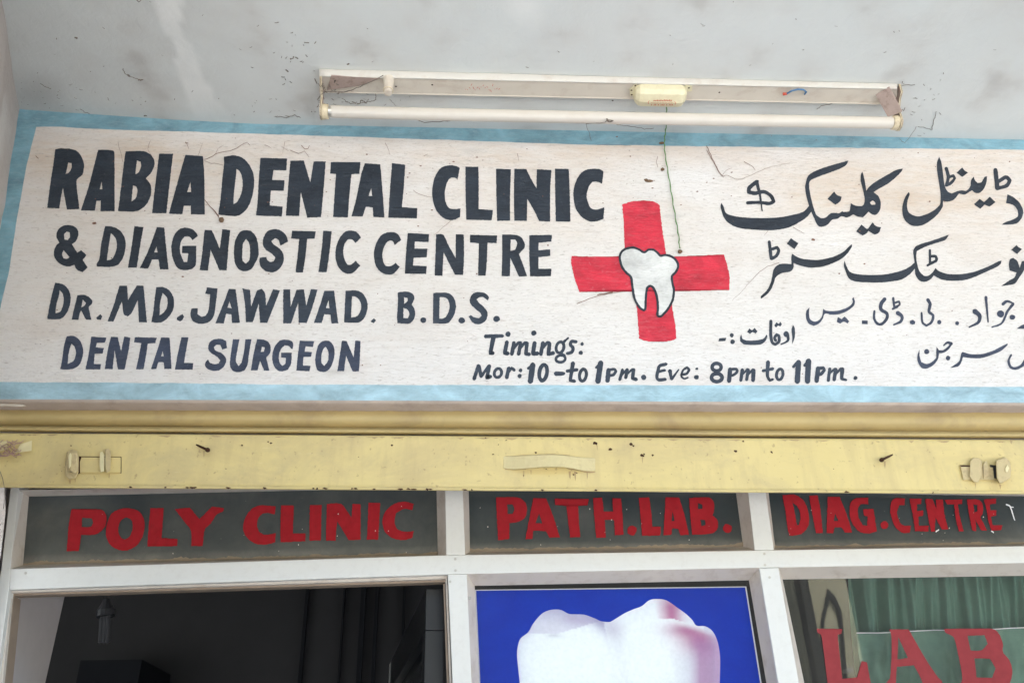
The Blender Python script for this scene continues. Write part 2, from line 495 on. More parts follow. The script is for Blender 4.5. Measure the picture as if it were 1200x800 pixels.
    def letters(s, mat, parent, name='letter'):
        # every painted character (touching brush strokes together) is a part of its own
        bb = []
        for a, b, st in s.g:
            xs = [q.x for q in s.v[a:b]]; zs = [q.z for q in s.v[a:b]]
            bb.append((min(xs), max(xs), min(zs), max(zs)))
        n = len(bb); par = list(range(n))
        def root(i):
            while par[i] != i: i = par[i]
            return i
        for i in range(n):
            for j in range(i):
                if not (s.g[i][2] and s.g[j][2]): continue
                ox = min(bb[i][1], bb[j][1]) - max(bb[i][0], bb[j][0]); oz = min(bb[i][3], bb[j][3]) - max(bb[i][2], bb[j][2])
                if ox > .0005 and oz > .0005: par[root(i)] = root(j)
        owner = {}
        for i, (a, b, st) in enumerate(s.g):
            for q in range(a, b): owner[q] = root(i)
        groups = {}
        for f in s.f: groups.setdefault(owner[f[0]], []).append(f)
        for key in sorted(groups):
            idx = {}; vv = []; ff = []
            for f in groups[key]:
                for q in f:
                    if q not in idx: idx[q] = len(vv); vv.append(s.v[q])
                ff.append(tuple(idx[q] for q in f))
            obj(name, vv, ff, mat, parent)
# ================================================================= LARGE STRUCTURE
X_L, X_R = -3.2, 3.6
YB = 0.16                                            # depth of the shopfront frame behind the sign wall
# ground, seen only in reflections and as the light that bounces up under the canopy
obj('ground', [(-60, -60, 0), (60, -60, 0), (60, 60, 0), (-60, 60, 0)], [(0, 1, 2, 3)], M_GROUND)['kind'] = 'structure'

# ceiling (canopy soffit)
def seg_d(p, a, b):
    ab = b - a; t = max(0, min(1, (p-a).dot(ab) / ab.dot(ab))); return (p - a - ab*t).length
fwd = (onceil(0, 33) - cornA); fwd.normalize()
NX, NY = 420, 200
cv = []; ca = []
patch = [Vector((200, -40)), Vector((196, 0)), (Vector((208, 45))), Vector((222, 85)), Vector((238, 125)), Vector((246, 140))]
pr = [26, 22, 9, 14, 17, 22]
YFRONT = -1.05
for j in range(NY+1):
    for i in range(NX+1):
        y = YFRONT + (0.02 - YFRONT) * j / NY
        x = (cornA.x - .35) + (X_R - cornA.x + .35) * i / NX
        p = Vector((x, y, ceil_m(x) + .0012*noise.noise(Vector((x*3, y*3, 0)))))
        d = p - EYE
        q = Vector((600 + FPX*d.dot(RT)/d.dot(_f), 400 - FPX*d.dot(UP)/d.dot(_f)))
        n1 = noise.fractal(Vector((x*2.2, y*2.2, 1)), 1, 2, 5)
        n2 = noise.fractal(Vector((x*9, y*9, 4)), 1, 2, 5)
        g = .16 + .30*n1 + .26*max(0, n2) + .12*n2
        # grime where the soffit meets the wall and the side wall
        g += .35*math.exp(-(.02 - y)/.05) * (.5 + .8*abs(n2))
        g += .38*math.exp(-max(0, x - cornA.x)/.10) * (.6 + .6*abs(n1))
        best = 0
        for k in range(len(patch)-1):
            a, b = patch[k], patch[k+1]
            ab = b - a; t = max(0, min(1, (q-a).dot(ab)/ab.dot(ab)))
            r = pr[k] + (pr[k+1]-pr[k])*t
            dd = (q - a - ab*t).length + 7*n2
            best = max(best, 1 - max(0, min(1, (dd + 5*n1 - r*.9) / (r*.08 + 1.6))))
        fade = max(0, min(1, (150 - q.y)/45))
        w = best*.85*fade*(.85 + .6*n2)
        b2 = max(0, min(1, 1.25 - (q - Vector((615, 8))).length/26 + .6*n2)); w = max(w, .5*b2)
        s = max(0, n2 - .45)*.4 + .18*max(0, n1 - .35) + .3*math.exp(-((q.x-45)/30)**2 - ((q.y-110)/22)**2)
        cv.append(p); ca.append((max(0, min(1, g)), max(0, min(1, w)), max(0, min(1, s))))
W1 = NX + 1
cf = [(j*W1+i, (j+1)*W1+i, (j+1)*W1+i+1, j*W1+i+1) for j in range(NY) for i in range(NX)]
obj('ceiling', cv, cf, M_CEIL, attr=ca, smooth=True)['kind'] = 'structure'

# the building body that carries the canopy (its slab, an added unseen storey and the dim room behind the shopfront)
bld = thing('shop_building', 'plain plastered shop building with a flat overhanging canopy above the painted sign', 'building', (0, 3, 0))
zc = ceil_z(0) + .03
MB().box((-9, YFRONT - .03, zc + .035), (9, .16, zc + .22)).build('canopy_slab', M_CEIL, bld)  # unseen ends widened to cut light from the sides
MB().box((-9, .19, zc - .25), (9, 5.2, zc + 2.2)).build('light_blocking_storey', M_SIDE, bld)  # unseen mass, stops the sun leaking over the canopy
MB().box((X_R + .31, 0, 0), (9, .3, zc + .03)).build('light_blocking_wall', M_SIDE, bld)  # unseen wall added to block side light and even out the sign
MB().box((-9, .2, 0), (X_L - .01, .5, zc + .03)).build('light_blocking_wall', M_SIDE, bld)
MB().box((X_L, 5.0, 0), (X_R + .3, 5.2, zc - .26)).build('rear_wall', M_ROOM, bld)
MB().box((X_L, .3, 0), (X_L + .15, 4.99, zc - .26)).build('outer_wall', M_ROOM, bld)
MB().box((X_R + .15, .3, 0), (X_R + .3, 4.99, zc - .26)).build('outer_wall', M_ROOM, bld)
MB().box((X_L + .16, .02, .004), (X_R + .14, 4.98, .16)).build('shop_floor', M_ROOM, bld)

# side wall at the left, running towards the street
c0 = Vector((cornA.x, 0, cornA.z)); c1 = onY(0, 275)
dn = (c1 - c0).normalized(); bot = c0 + dn * (c0.z / -dn.z)
fw = Vector((fwd.x, fwd.y, 0)).normalized()
sv = []; sa = []; SN, SM = 60, 90
for j in range(SM+1):
    for i in range(SN+1):
        t = i / SN; u = j / SM
        a = c0 + (bot - c0)*u + fw * (t * .72)
        if u == 0: a.z = ceil_m(a.x) + .012
        nn = noise.fractal(Vector((a.y*6, a.z*6, 2)), 1, 2, 5)
        a = a + Vector((-.006*nn, 0, 0))
        sv.append(a); sa.append((max(0, min(1, .3 + .5*nn)), max(0, min(.5, (nn - .3))), max(0, min(1, .25*math.exp(-u*18)))))
W2 = SN + 1
sf = [(j*W2+i, j*W2+i+1, (j+1)*W2+i+1, (j+1)*W2+i) for j in range(SM) for i in range(SN)]
sw = obj('side_wall', sv, sf, M_SIDE, attr=sa, smooth=True)
tag(sw, 'rough grey pink plaster wall at the left end of the painted sign, meeting the ceiling', 'wall')

# opposite building: outside the frame, seen only as a reflection in the window glass
YG = YB + .042
OPPY = -12.0
def refl(px, py):
    v = onY(px, py, YG + (YG - OPPY)); return Vector((v.x, OPPY, v.z))
opp = thing('opposite_building', 'olive cream building with pointed arch windows across the street, mirrored in the laboratory window', 'building', (3, OPPY - 2, 0))
ox0 = refl(936, 740).x
m = MB().box((ox0, OPPY - 4, 0), (refl(1004, 740).x, OPPY, 8.6)); m.build('facade', M_OPP, opp)
MB().box((refl(1004, 740).x + .02, OPPY - 4.5, 0), (24, OPPY - .6, 8.0)).build('dark_reflection_block', M_OPPDARK, opp)  # unseen dark block added to keep the reflection over the curtain dim
MB().box((-16, OPPY - 4.5, 0), (ox0 - .02, OPPY - .6, 8.0)).build('dark_reflection_block', M_OPPDARK, opp)
def rpoly(pts, name, mat, dep, par=opp):
    loop = [refl(*p) + Vector((0, .01, 0)) for p in pts]
    return MB().prism(loop, (0, dep, 0)).build(name, mat, par)
MB().box((refl(941, 740).x, OPPY + .01, 0), (refl(951, 740).x, OPPY + .25, 8.5)).build('dark_recess_strip', M_OPPDARK, opp)  # dark strip put where the facade has a vertical recess
for dx in (0,):
    arch_o = [(960, 800), (961, 735), (962, 722), (966, 704), (969, 690), (978, 700), (985, 716), (987, 735), (992, 800)]
    arch_i = [(965, 802), (964.5, 735), (966, 722), (969, 712), (971, 701), (976, 708), (981, 717), (983, 735), (988, 802)]
    po = [refl(x + dx, y) + Vector((0, .02, 0)) for x, y in arch_o]; pi_ = [refl(x + dx, y) + Vector((0, .02, 0)) for x, y in arch_i]
    n = len(po); v = po + pi_ + [p + Vector((0, .03, 0)) for p in po] + [p + Vector((0, .03, 0)) for p in pi_]
    f = [(i, i+1, n+i+1, n+i) for i in range(n-1)] + [(2*n+i, 3*n+i, 3*n+i+1, 2*n+i+1) for i in range(n-1)] + \
        [(i, 2*n+i, 2*n+i+1, i+1) for i in range(n-1)] + [(n+i, n+i+1, 3*n+i+1, 3*n+i) for i in range(n-1)]
    obj('arch_surround', v, f, M_OPPDARK, opp)
    for cx in (963, 990):
        a = refl(cx - 4 + dx, 785); b = refl(cx + 4 + dx, 789)
        MB().box((min(a.x, b.x), OPPY + .02, min(a.z, b.z)), (max(a.x, b.x), OPPY + .2, max(a.z, b.z))).build('capital', M_OPPWHITE, opp)

# ================================================================= PAINTED SIGN
sign = thing('painted_shop_sign', 'white wall sign with blue border, dark clinic lettering, red cross and tooth', 'sign', onY(600, 470))
sbl = onY(-160, 468); sbr = onY(1420, 473.3)
bw = (sbr - sbl)
def sbot(x): return sbl.z + (x - sbl.x) * bw.z / bw.x
NX, NY = 330, 90
gv = []; ga = []
for j in range(NY+1):
    for i in range(NX+1):
        x = (cornA.x - .34) + (sbr.x - cornA.x + .34) * i / NX
        z = sbot(x) + (ceil_m(x) + .004 - sbot(x)) * j / NY
        u = (z - sbot(x)) / (ceil_m(x) - sbot(x))
        n1 = noise.fractal(Vector((x*2.4, z*7, 1)), 1, 2, 6); n2 = noise.fractal(Vector((x*7, z*26, 5)), 1, 2, 6)
        n3 = noise.noise(Vector((x*1.1, z*2, 8)))
        g = .08 + .62*max(0, u - .35)/.65 * (.75 + 1.0*n1) + .12*max(0, n2) + .10*n3  # tan deepens towards the top, broken up by noise
        d = Vector((x, 0, z)) - EYE; qx = 600 + FPX*d.dot(RT)/d.dot(_f); qy = 400 - FPX*d.dot(UP)/d.dot(_f)
        g += .30*math.exp(-((qy - 238)/22)**2) * max(0, min(1, (qx - 840)/120)) * (.6 + 1.1*n2)
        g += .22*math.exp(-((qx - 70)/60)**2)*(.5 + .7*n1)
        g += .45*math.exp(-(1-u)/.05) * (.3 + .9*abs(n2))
        w = .55*max(0, min(1, (n2 - .38)*3))
        s = .5*max(0, n2 - .62) + .10*math.exp(-(1-u)/.02)
        gv.append(Vector((x, 0, z))); ga.append((max(0, min(1, g)), max(0, min(1, w*.6)), max(0, min(1, s))))
W3 = NX+1
gf = [(j*W3+i, j*W3+i+1, (j+1)*W3+i+1, (j+1)*W3+i) for j in range(NY) for i in range(NX)]
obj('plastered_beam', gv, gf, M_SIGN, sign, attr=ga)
# lower edge of the beam: bare, slightly chipped lip turning under
N = 260; lv = []; lf = []
for i in range(N+1):
    x = sbl.x + (sbr.x - sbl.x)*i/N
    ch = .0009*noise.noise(Vector((x*30, 0, 0))) + .0007*noise.noise(Vector((x*110, 0, 4)))
    z = sbot(x)
    lv += [(x, -.0002, z + .0015), (x, -.0035 + ch, z - .0015 + ch), (x, .004, z - .004 + ch), (x, .042, z - .006 + 2*ch), (x, .15, z - .006)]
for i in range(N):
    for k in range(4):
        a = i*5+k; lf.append((a, a+5, a+6, a+1))
obj('plaster_lip', lv, lf, M_LIP, sign, smooth=True)
obj('beam_back', [(sbl.x, .16, sbot(sbl.x) - .006), (sbr.x, .16, sbot(sbr.x) - .006), (sbr.x, .16, zc + .05), (sbl.x, .16, zc + .05)], [(0, 1, 2, 3)], M_LIP, sign)

# blue border: irregular brushed bands
def band(top, bottom, Y, name, mat, sub=2):
    # top/bottom: pixel polylines with equal counts; resampled with wobble
    v = []; f = []
    n = len(top); res = []
    for i in range(n-1):
        L = math.hypot(top[i+1][0]-top[i][0], top[i+1][1]-top[i][1]); k = max(2, int(L/5))
        for s in range(k + (1 if i == n-2 else 0)):
            t = s/k
            res.append([(top[i][0]+(top[i+1][0]-top[i][0])*t, top[i][1]+(top[i+1][1]-top[i][1])*t),
                        (bottom[i][0]+(bottom[i+1][0]-bottom[i][0])*t, bottom[i][1]+(bottom[i+1][1]-bottom[i][1])*t)])
    for a, b in res:
        for q, sd in ((a, 1), (b, 5)):
            x = q[0] + .45*noise.noise(Vector((q[0]*.06, q[1]*.06, sd))) + .3*noise.noise(Vector((q[0]*.4, q[1]*.4, sd)))
            y = q[1] + .7*noise.noise(Vector((q[0]*.03, q[1]*.03, sd+3))) + .4*noise.noise(Vector((q[0]*.3, q[1]*.3, sd+9)))
            p = onY(x, y, Y); p.z = min(p.z, ceil_m(p.x) - .0002); v.append(p)
    for i in range(len(res)-1): f.append((2*i, 2*i+1, 2*i+3, 2*i+2))
    o = obj(name, v, f, mat, sign); return o
band([(20, 126), (60, 128), (130, 133), (205, 138), (400, 145), (700, 151), (960, 156), (1200, 161), (1420, 167)],
     [(40, 149), (60, 148.5), (130, 152), (205, 154), (400, 160), (700, 170), (960, 173), (1200, 175.5), (1420, 180)], -.0003, 'border_band', M_BLUE_T)
band([(19, 126), (14, 180), (6, 235), (-1, 275), (-20, 380), (-34, 472)], [(45, 139), (31, 195), (20, 255), (10, 320), (0, 362), (-18, 472)], -.0004, 'border_band', M_BLUE_T)
band([(-40, 447), (0, 447.5), (130, 448), (330, 450.5), (600, 451), (900, 451), (1200, 453.5), (1420, 455)],
     [(-40, 467.5), (0, 468), (130, 468.4), (330, 469), (600, 469.8), (900, 471), (1200, 472.2), (1420, 473.2)], -.0003, 'border_band', M_BLUE)

YT = -.0007
# --- first line
p = Paint(YT, ox=50, oy=165)
p.poly([(118,80),(170,72),(290,82),(345,120),(380,190),(388,250),(370,320),(318,375),(345,640),(228,645),(205,530),(190,440),(172,530),(155,635),(42,628),(75,380),(100,220)], [(240,205),(270,210),(272,250),(245,300),(215,312),(228,260)])
p.poly([(520,85),(650,90),(672,110),(675,660),(542,660),(545,562),(505,565),(490,655),(358,652),(430,430),(480,240)], [(553,380),(560,455),(535,455)])
p.poly([(778,100),(930,97),(1000,120),(1045,180),(1042,250),(1010,310),(968,350),(1010,410),(1018,490),(990,570),(950,620),(880,660),(705,660),(720,560),(745,350),(765,180)], [(885,185),(918,195),(922,240),(900,295),(870,312),(875,250)], [(848,418),(878,435),(888,480),(870,540),(832,570),(840,490)])
p.poly([(1092,122),(1223,122),(1190,400),(1160,680),(1025,678),(1045,500)])
p.at(190,165)
p.poly([(218,132),(383,145),(395,330),(400,690),(270,690),(268,608),(203,610),(190,688),(62,685),(130,440),(180,260)], [(266,385),(272,480),(235,482)])
p.poly([(578,150),(680,137),(760,165),(820,230),(855,310),(862,400),(845,520),(800,630),(730,695),(670,705),(525,692),(545,560),(565,350),(580,210)], [(698,262),(735,300),(755,390),(740,500),(700,575),(668,595),(675,480),(690,350)])
p.poly([(922,160),(1172,168),(1165,278),(1045,275),(1030,368),(1148,370),(1140,470),(1020,468),(1008,605),(1130,618),(1122,708),(880,700),(895,560),(908,330)])
p.at(330,170)
p.poly([(82,148),(208,145),(270,350),(300,153),(414,155),(395,400),(370,675),(240,680),(180,440),(165,665),(40,662),(60,400)])
p.poly([(462,160),(740,160),(730,270),(655,272),(635,480),(622,678),(482,675),(510,272),(455,268)])
p.poly([(780,170),(925,182),(940,350),(965,680),(860,672),(855,585),(790,578),(760,670),(655,668),(700,500),(745,280)], [(840,405),(850,480),(815,480)])
p.poly([(1035,170),(1160,185),(1145,400),(1128,582),(1272,592),(1270,688),(1000,680),(1015,430)])
p.at(470,180)
p.poly([(552,135),(530,245),(500,225),(455,235),(425,290),(410,370),(415,440),(440,500),(485,520),(558,515),(552,595),(500,620),(440,620),(380,590),(330,530),(298,440),(292,350),(310,240),(350,160),(400,122),(470,110),(520,118)])
p.poly([(603,122),(725,125),(728,300),(727,520),(862,530),(850,625),(612,620),(605,400)])
p.poly([(890,143),(1030,148),(1022,400),(1022,628),(900,630),(893,350)])
p.at(580,180)
p.poly([(182,143),(295,145),(330,220),(390,328),(392,147),(530,155),(518,350),(518,638),(412,632),(365,530),(303,425),(300,630),(182,630),(178,380)])
p.poly([(562,143),(692,145),(700,320),(708,638),(570,636),(565,400)])
p.poly([(1018,170),(1005,285),(960,265),(915,265),(880,310),(860,390),(870,450),(900,510),(950,525),(1025,503),(1018,610),(960,632),(890,635),(820,600),(765,530),(740,440),(738,340),(765,250),(810,180),(870,148),(940,142),(990,150)])
p.letters(M_INK, sign)
# --- second line
p = Paint(YT, ox=55, oy=255)
p.poly([(200,70),(250,80),(285,110),(295,160),(275,215),(235,248),(285,330),(322,305),(370,352),(335,395),(382,465),(335,512),(285,490),(255,445),(190,458),(120,430),(75,380),(65,320),(85,265),(115,235),(92,190),(92,140),(120,95),(160,75)], [(185,132),(215,140),(215,180),(195,212),(165,205),(160,155)], [(155,305),(212,370),(190,385),(155,380),(142,345)])
p.poly([(545,80),(600,82),(670,110),(720,170),(738,240),(728,330),(700,400),(665,442),(590,462),(470,455),(465,430),(490,390),(510,240)], [(600,145),(640,190),(655,250),(645,320),(610,385),(562,400),(575,300),(590,200)])
p.poly([(820,80),(905,90),(880,230),(842,468),(760,468),(795,260)])
p.poly([(1030,90),(1100,92),(1115,250),(1140,485),(1060,485),(1045,392),(985,392),(950,478),(870,472),(950,310)], [(1028,270),(1038,325),(1005,325)])
p.at(195,255)
p.poly([(295,170),(245,212),(210,178),(170,178),(140,220),(125,290),(140,360),(165,415),(195,415),(205,335),(145,332),(150,265),(280,265),(275,440),(240,480),(180,492),(110,475),(70,410),(48,320),(50,240),(75,160),(120,110),(175,95),(235,105),(275,135)])
p.poly([(358,115),(425,118),(450,170),(500,290),(525,107),(598,118),(580,300),(565,495),(495,490),(415,300),(390,495),(312,492),(335,330)])
p.poly([(740,118),(800,130),(845,190),(862,280),(862,360),(825,440),(790,485),(735,502),(680,485),(645,430),(633,340),(640,240),(670,160),(700,128)], [(748,200),(775,240),(785,320),(775,400),(745,430),(715,400),(712,320),(720,240)])
p.poly([(1140,225),(1070,262),(1050,210),(1020,192),(985,220),(1000,245),(1060,290),(1095,340),(1100,400),(1075,460),(1030,500),(985,512),(930,500),(885,460),(872,405),(875,375),(940,368),(945,395),(975,415),(1010,405),(1020,375),(990,340),(930,300),(905,250),(910,190),(945,130),(1000,110),(1060,115),(1110,150),(1132,190)])
p.at(335,255)
p.poly([(60,122),(280,130),(270,195),(200,200),(185,350),(160,515),(90,512),(110,350),(125,200),(48,195)])
p.poly([(350,122),(430,128),(410,320),(382,512),(305,510),(335,300)])
p.poly([(705,185),(655,237),(620,205),(580,205),(550,250),(538,320),(550,390),(575,440),(610,440),(655,405),(697,450),(640,508),(585,528),(530,505),(485,450),(465,370),(470,280),(505,190),(560,130),(620,122),(670,140)])
p.poly([(1082,210),(1020,258),(1005,225),(975,212),(940,240),(912,300),(905,370),(925,440),(960,458),(1000,445),(1028,422),(1068,462),(1010,525),(945,532),(885,505),(840,440),(825,350),(840,260),(885,175),(940,142),(1000,135),(1050,155)])
p.at(470,255)
p.poly([(62,145),(262,155),(258,228),(130,225),(125,290),(248,290),(240,372),(118,375),(112,450),(240,455),(235,528),(35,525),(45,350)])
p.poly([(328,158),(385,155),(410,180),(440,250),(512,380),(512,155),(588,158),(590,350),(582,537),(505,535),(398,325),(388,545),(315,543),(322,350)])
p.poly([(648,160),(902,170),(895,240),(810,235),(805,400),(793,545),(722,542),(730,240),(645,232)])
p.poly([(948,158),(1060,160),(1120,180),(1158,235),(1158,280),(1105,340),(1140,430),(1182,548),(1105,552),(1025,375),(1020,550),(942,548),(948,350)], [(1028,205),(1070,205),(1088,240),(1070,300),(1025,312)])
p.at(540,255)
p.poly([(642,165),(855,162),(850,225),(730,235),(728,305),(838,298),(838,358),(728,370),(728,480),(850,478),(845,548),(650,550),(642,350)])
p.letters(M_INK, sign)
# --- third line
p = Paint(YT, ox=50, oy=325)
p.poly([(118,48),(190,65),(240,110),(262,180),(255,260),(220,340),(165,388),(45,390),(45,370),(75,210),(100,110)], [(160,118),(190,160),(195,240),(165,320),(120,335),(130,250),(150,180)])
p.poly([(325,168),(380,162),(430,180),(465,220),(462,245),(430,280),(458,398),(405,395),(362,310),(350,330),(335,398),(272,395),(295,290)], [(375,210),(405,235),(395,262),(362,282)])
p.poly([(540,345),(560,365),(545,398),(510,395),(502,375)])
p.poly([(720,78),(792,78),(800,210),(880,78),(945,80),(960,230),(978,420),(902,420),(892,210),(830,340),(795,365),(760,345),(742,225),(665,412),(608,412),(665,260)])
p.poly([(1065,90),(1130,92),(1180,115),(1220,170),(1232,230),(1220,310),(1180,370),(1130,412),(1080,425),(1018,418),(1035,330),(1050,200)], [(1125,145),(1165,190),(1170,250),(1150,310),(1098,355),(1100,250)])
p.at(190,325)
p.poly([(190,345),(205,365),(190,400),(165,412),(138,395),(140,372)])
p.poly([(420,92),(520,105),(505,230),(488,350),(450,410),(400,432),(330,430),(285,405),(265,350),(275,290),(335,288),(332,345),(370,370),(410,355),(435,300),(450,160),(405,155)])
p.poly([(625,108),(688,110),(705,230),(730,425),(655,425),(648,345),(600,340),(578,430),(500,428),(560,280)], [(632,225),(652,290),(610,285)])
p.poly([(752,102),(825,118),(835,270),(890,125),(935,108),(965,150),(975,265),(1040,112),(1105,122),(1040,290),(985,425),(918,425),(905,245),(850,420),(785,418),(775,240)])
p.at(320,325)
p.poly([(95,112),(160,112),(165,275),(220,115),(290,112),(310,265),(355,110),(418,115),(365,290),(315,428),(240,425),(235,235),(170,430),(95,430),(95,270)])
p.poly([(480,125),(572,125),(585,230),(612,430),(548,430),(538,350),(480,345),(455,428),(382,425),(440,260)], [(520,215),(528,290),(495,288)])
p.poly([(680,125),(780,122),(840,150),(880,220),(885,290),(860,370),(820,415),(760,425),(665,420),(672,280)], [(740,175),(780,185),(818,230),(825,290),(800,350),(770,370),(732,375),(735,270)])
p.poly([(945,382),(965,400),(945,430),(912,412)])
p.at(450,320)
p.poly([(130,180),(210,172),(265,190),(285,235),(260,295),(285,335),(292,390),(275,440),(235,472),(125,468),(122,400),(130,290)], [(188,225),(220,235),(222,260),(190,288)], [(182,325),(222,345),(238,380),(225,422),(182,422)])
p.dot(370,440,28)
p.poly([(462,185),(600,185),(650,225),(675,300),(665,370),(635,430),(590,470),(458,470),(460,330)], [(522,225),(580,232),(612,280),(612,340),(580,410),(550,425),(518,425)])
p.dot(730,442,30)
p.poly([(975,258),(930,225),(890,228),(868,245),(890,275),(940,320),(970,370),(962,430),(930,465),(880,480),(830,462),(792,405),(812,392),(850,415),(890,420),(915,400),(905,375),(850,330),(810,285),(805,240),(830,195),(870,178),(930,182),(965,200),(982,225)])
p.dot(1055,428,30)
p.letters(M_INK3, sign)
# --- fourth line
p = Paint(YT, ox=60, oy=360)
p.poly([(145,270),(210,270),(265,305),(295,370),(298,440),(275,520),(225,568),(150,582),(85,578),(105,470),(120,360)], [(192,340),(220,375),(232,430),(210,500),(155,530),(160,450),(175,380)])
p.poly([(375,275),(518,285),(502,330),(428,332),(418,375),(495,382),(482,432),(408,435),(400,530),(468,532),(460,582),(320,580),(345,470)])
p.poly([(560,275),(625,280),(655,410),(685,272),(742,285),(720,430),(688,582),(625,582),(595,400),(575,580),(502,578),(530,400)])
p.poly([(785,280),(990,285),(975,335),(905,340),(890,450),(865,580),(795,580),(825,440),(845,335),(775,328)])
p.poly([(1030,282),(1110,285),(1120,430),(1128,578),(1060,578),(1055,515),(1005,512),(985,578),(935,578),(985,430)], [(1045,410),(1055,460),(1030,460)])
p.at(190,360)
p.poly([(182,278),(247,282),(225,400),(205,520),(292,522),(285,582),(120,582),(145,440)])
p.poly([(608,378),(565,398),(545,355),(510,352),(485,375),(500,405),(560,430),(595,470),(600,510),(575,560),(530,590),(480,595),(430,580),(402,545),(410,510),(430,488),(450,520),(490,532),(530,525),(545,495),(510,460),(455,425),(432,385),(445,330),(490,300),(550,295),(600,315)])
p.poly([(665,298),(725,300),(705,400),(692,500),(715,550),(742,520),(770,400),(780,298),(838,300),(815,430),(800,540),(770,590),(715,608),(660,590),(635,540),(645,430)])
p.poly([(890,298),(960,305),(1005,335),(1018,385),(1010,430),(975,470),(1005,592),(955,592),(918,500),(895,592),(832,590),(855,450)], [(935,370),(962,375),(955,415),(925,418)])
p.at(300,360)
p.poly([(345,390),(330,388),(310,365),(270,355),(235,390),(215,450),(220,510),(245,548),(275,530),(280,475),(235,470),(235,425),(335,425),(330,520),(300,585),(235,600),(185,575),(155,510),(155,430),(180,360),(220,315),(260,302),(320,310),(348,335)])
p.poly([(410,312),(545,318),(535,372),(465,365),(455,415),(525,420),(515,462),(445,465),(440,545),(512,548),(500,600),(378,592),(392,450)])
p.poly([(645,312),(700,325),(735,390),(730,480),(700,560),(660,600),(620,605),(575,585),(555,510),(565,420),(590,345)], [(655,370),(678,420),(675,500),(640,550),(615,520),(615,440),(635,385)])
p.poly([(805,312),(850,315),(915,468),(930,312),(980,315),(975,450),(965,600),(905,600),(845,455),(825,598),(762,598),(785,450)])
p.letters(M_INK2, sign)
# --- timings
p = Paint(YT, jit=.15, ox=545, oy=380)
p.stroke([(190,112),(350,108)],30); p.stroke([(268,115),(250,200),(238,270),(262,268)],38,32)
p.stroke([(392,165),(372,270),(402,272)],34); p.dot(403,92,26)
p.stroke([(458,170),(438,280)],32); p.stroke([(446,235),(500,172),(522,170)],24); p.stroke([(520,178),(502,280)],30); p.stroke([(505,235),(560,172),(580,172)],24); p.stroke([(580,175),(570,275),(602,280)],32)
p.stroke([(652,172),(636,275),(680,272)],34); p.dot(643,82,25)
p.stroke([(730,172),(710,282)],32); p.stroke([(722,230),(770,170),(792,172)],24); p.stroke([(792,178),(780,280),(828,268)],32)
p.ring(890,215,36,52,28); p.stroke([(925,165),(968,125)],24,14); p.stroke([(880,262),(935,292)],22); p.ring(896,322,44,32,26)
p.stroke([(1042,162),(1000,160),(988,190),(1012,222),(1000,260),(958,272)],28); p.dot(1098,182,17); p.dot(1085,265,22)
p.letters(M_INK3, sign)
p = Paint(YT, jit=.15, ox=545, oy=380)
p.stroke([(125,385),(85,510)],30); p.stroke([(130,388),(150,485)],30); p.stroke([(150,490),(222,388)],24); p.stroke([(228,388),(205,500),(238,488)],32)
p.ring(308,455,34,42,28); p.stroke([(410,410),(390,498)],32); p.stroke([(400,455),(436,408),(462,428)],26); p.dot(520,430,18); p.dot(512,485,20)
p.stroke([(635,378),(612,535)],46); p.stroke([(592,412),(632,382)],24); p.ring(732,452,36,74,36)
p.stroke([(850,462),(925,460)],38,32); p.stroke([(1012,362),(985,525),(1028,532)],36,26); p.stroke([(955,437),(1050,425)],28); p.ring(1105,475,32,56,30)
p.at(685,380)
p.stroke([(152,358),(125,535)],46); p.stroke([(108,405),(148,362)],22); p.stroke([(225,425),(215,530)],38); p.stroke([(225,428),(278,420),(295,440),(270,472),(228,480)],24)
p.stroke([(356,425),(330,518)],26); p.stroke([(342,480),(400,418)],20); p.stroke([(400,422),(386,500)],28); p.stroke([(392,470),(450,418)],20); p.stroke([(460,422),(450,505),(486,515)],30); p.dot(555,495,25)
p.stroke([(765,372),(705,388),(690,430),(678,490),(695,518),(758,515)],28); p.stroke([(690,442),(752,430)],24)
p.stroke([(800,435),(815,510)],34,24); p.stroke([(818,512),(884,422)],24,12)
p.stroke([(908,472),(958,460),(982,425),(962,402),(925,428),(907,480),(932,508),(970,498)],24,14); p.dot(1052,415,13); p.dot(1050,495,23)
p.at(810,370)
p.ring(238,480,42,36,34,0); p.ring(240,578,50,38,36,0)
p.stroke([(365,498),(355,612)],36); p.stroke([(370,500),(420,498),(432,520),(400,552),(365,562)],24)
p.stroke([(480,505),(465,605)],28); p.stroke([(475,552),(530,498)],20); p.stroke([(535,505),(520,598)],28); p.stroke([(525,558),(580,500)],20); p.stroke([(585,508),(580,605)],34)
p.stroke([(720,432),(715,560),(735,605),(765,595)],34,22); p.stroke([(672,515),(765,495)],26); p.ring(830,548,30,50,28)
p.stroke([(1006,432),(995,615)],46); p.stroke([(957,478),(998,432)],24)
p.at(880,370)
p.stroke([(540,422),(530,615)],48); p.stroke([(503,465),(535,425)],24)
p.stroke([(630,490),(615,612)],38); p.stroke([(630,492),(678,486),(686,510),(655,545),(625,552)],28)
p.stroke([(740,495),(725,605)],28); p.stroke([(735,540),(790,494)],20); p.stroke([(795,500),(780,600)],30); p.stroke([(785,550),(845,492)],22); p.stroke([(856,498),(850,590),(893,600)],38,20); p.dot(980,582,19)
p.letters(M_INK3, sign)

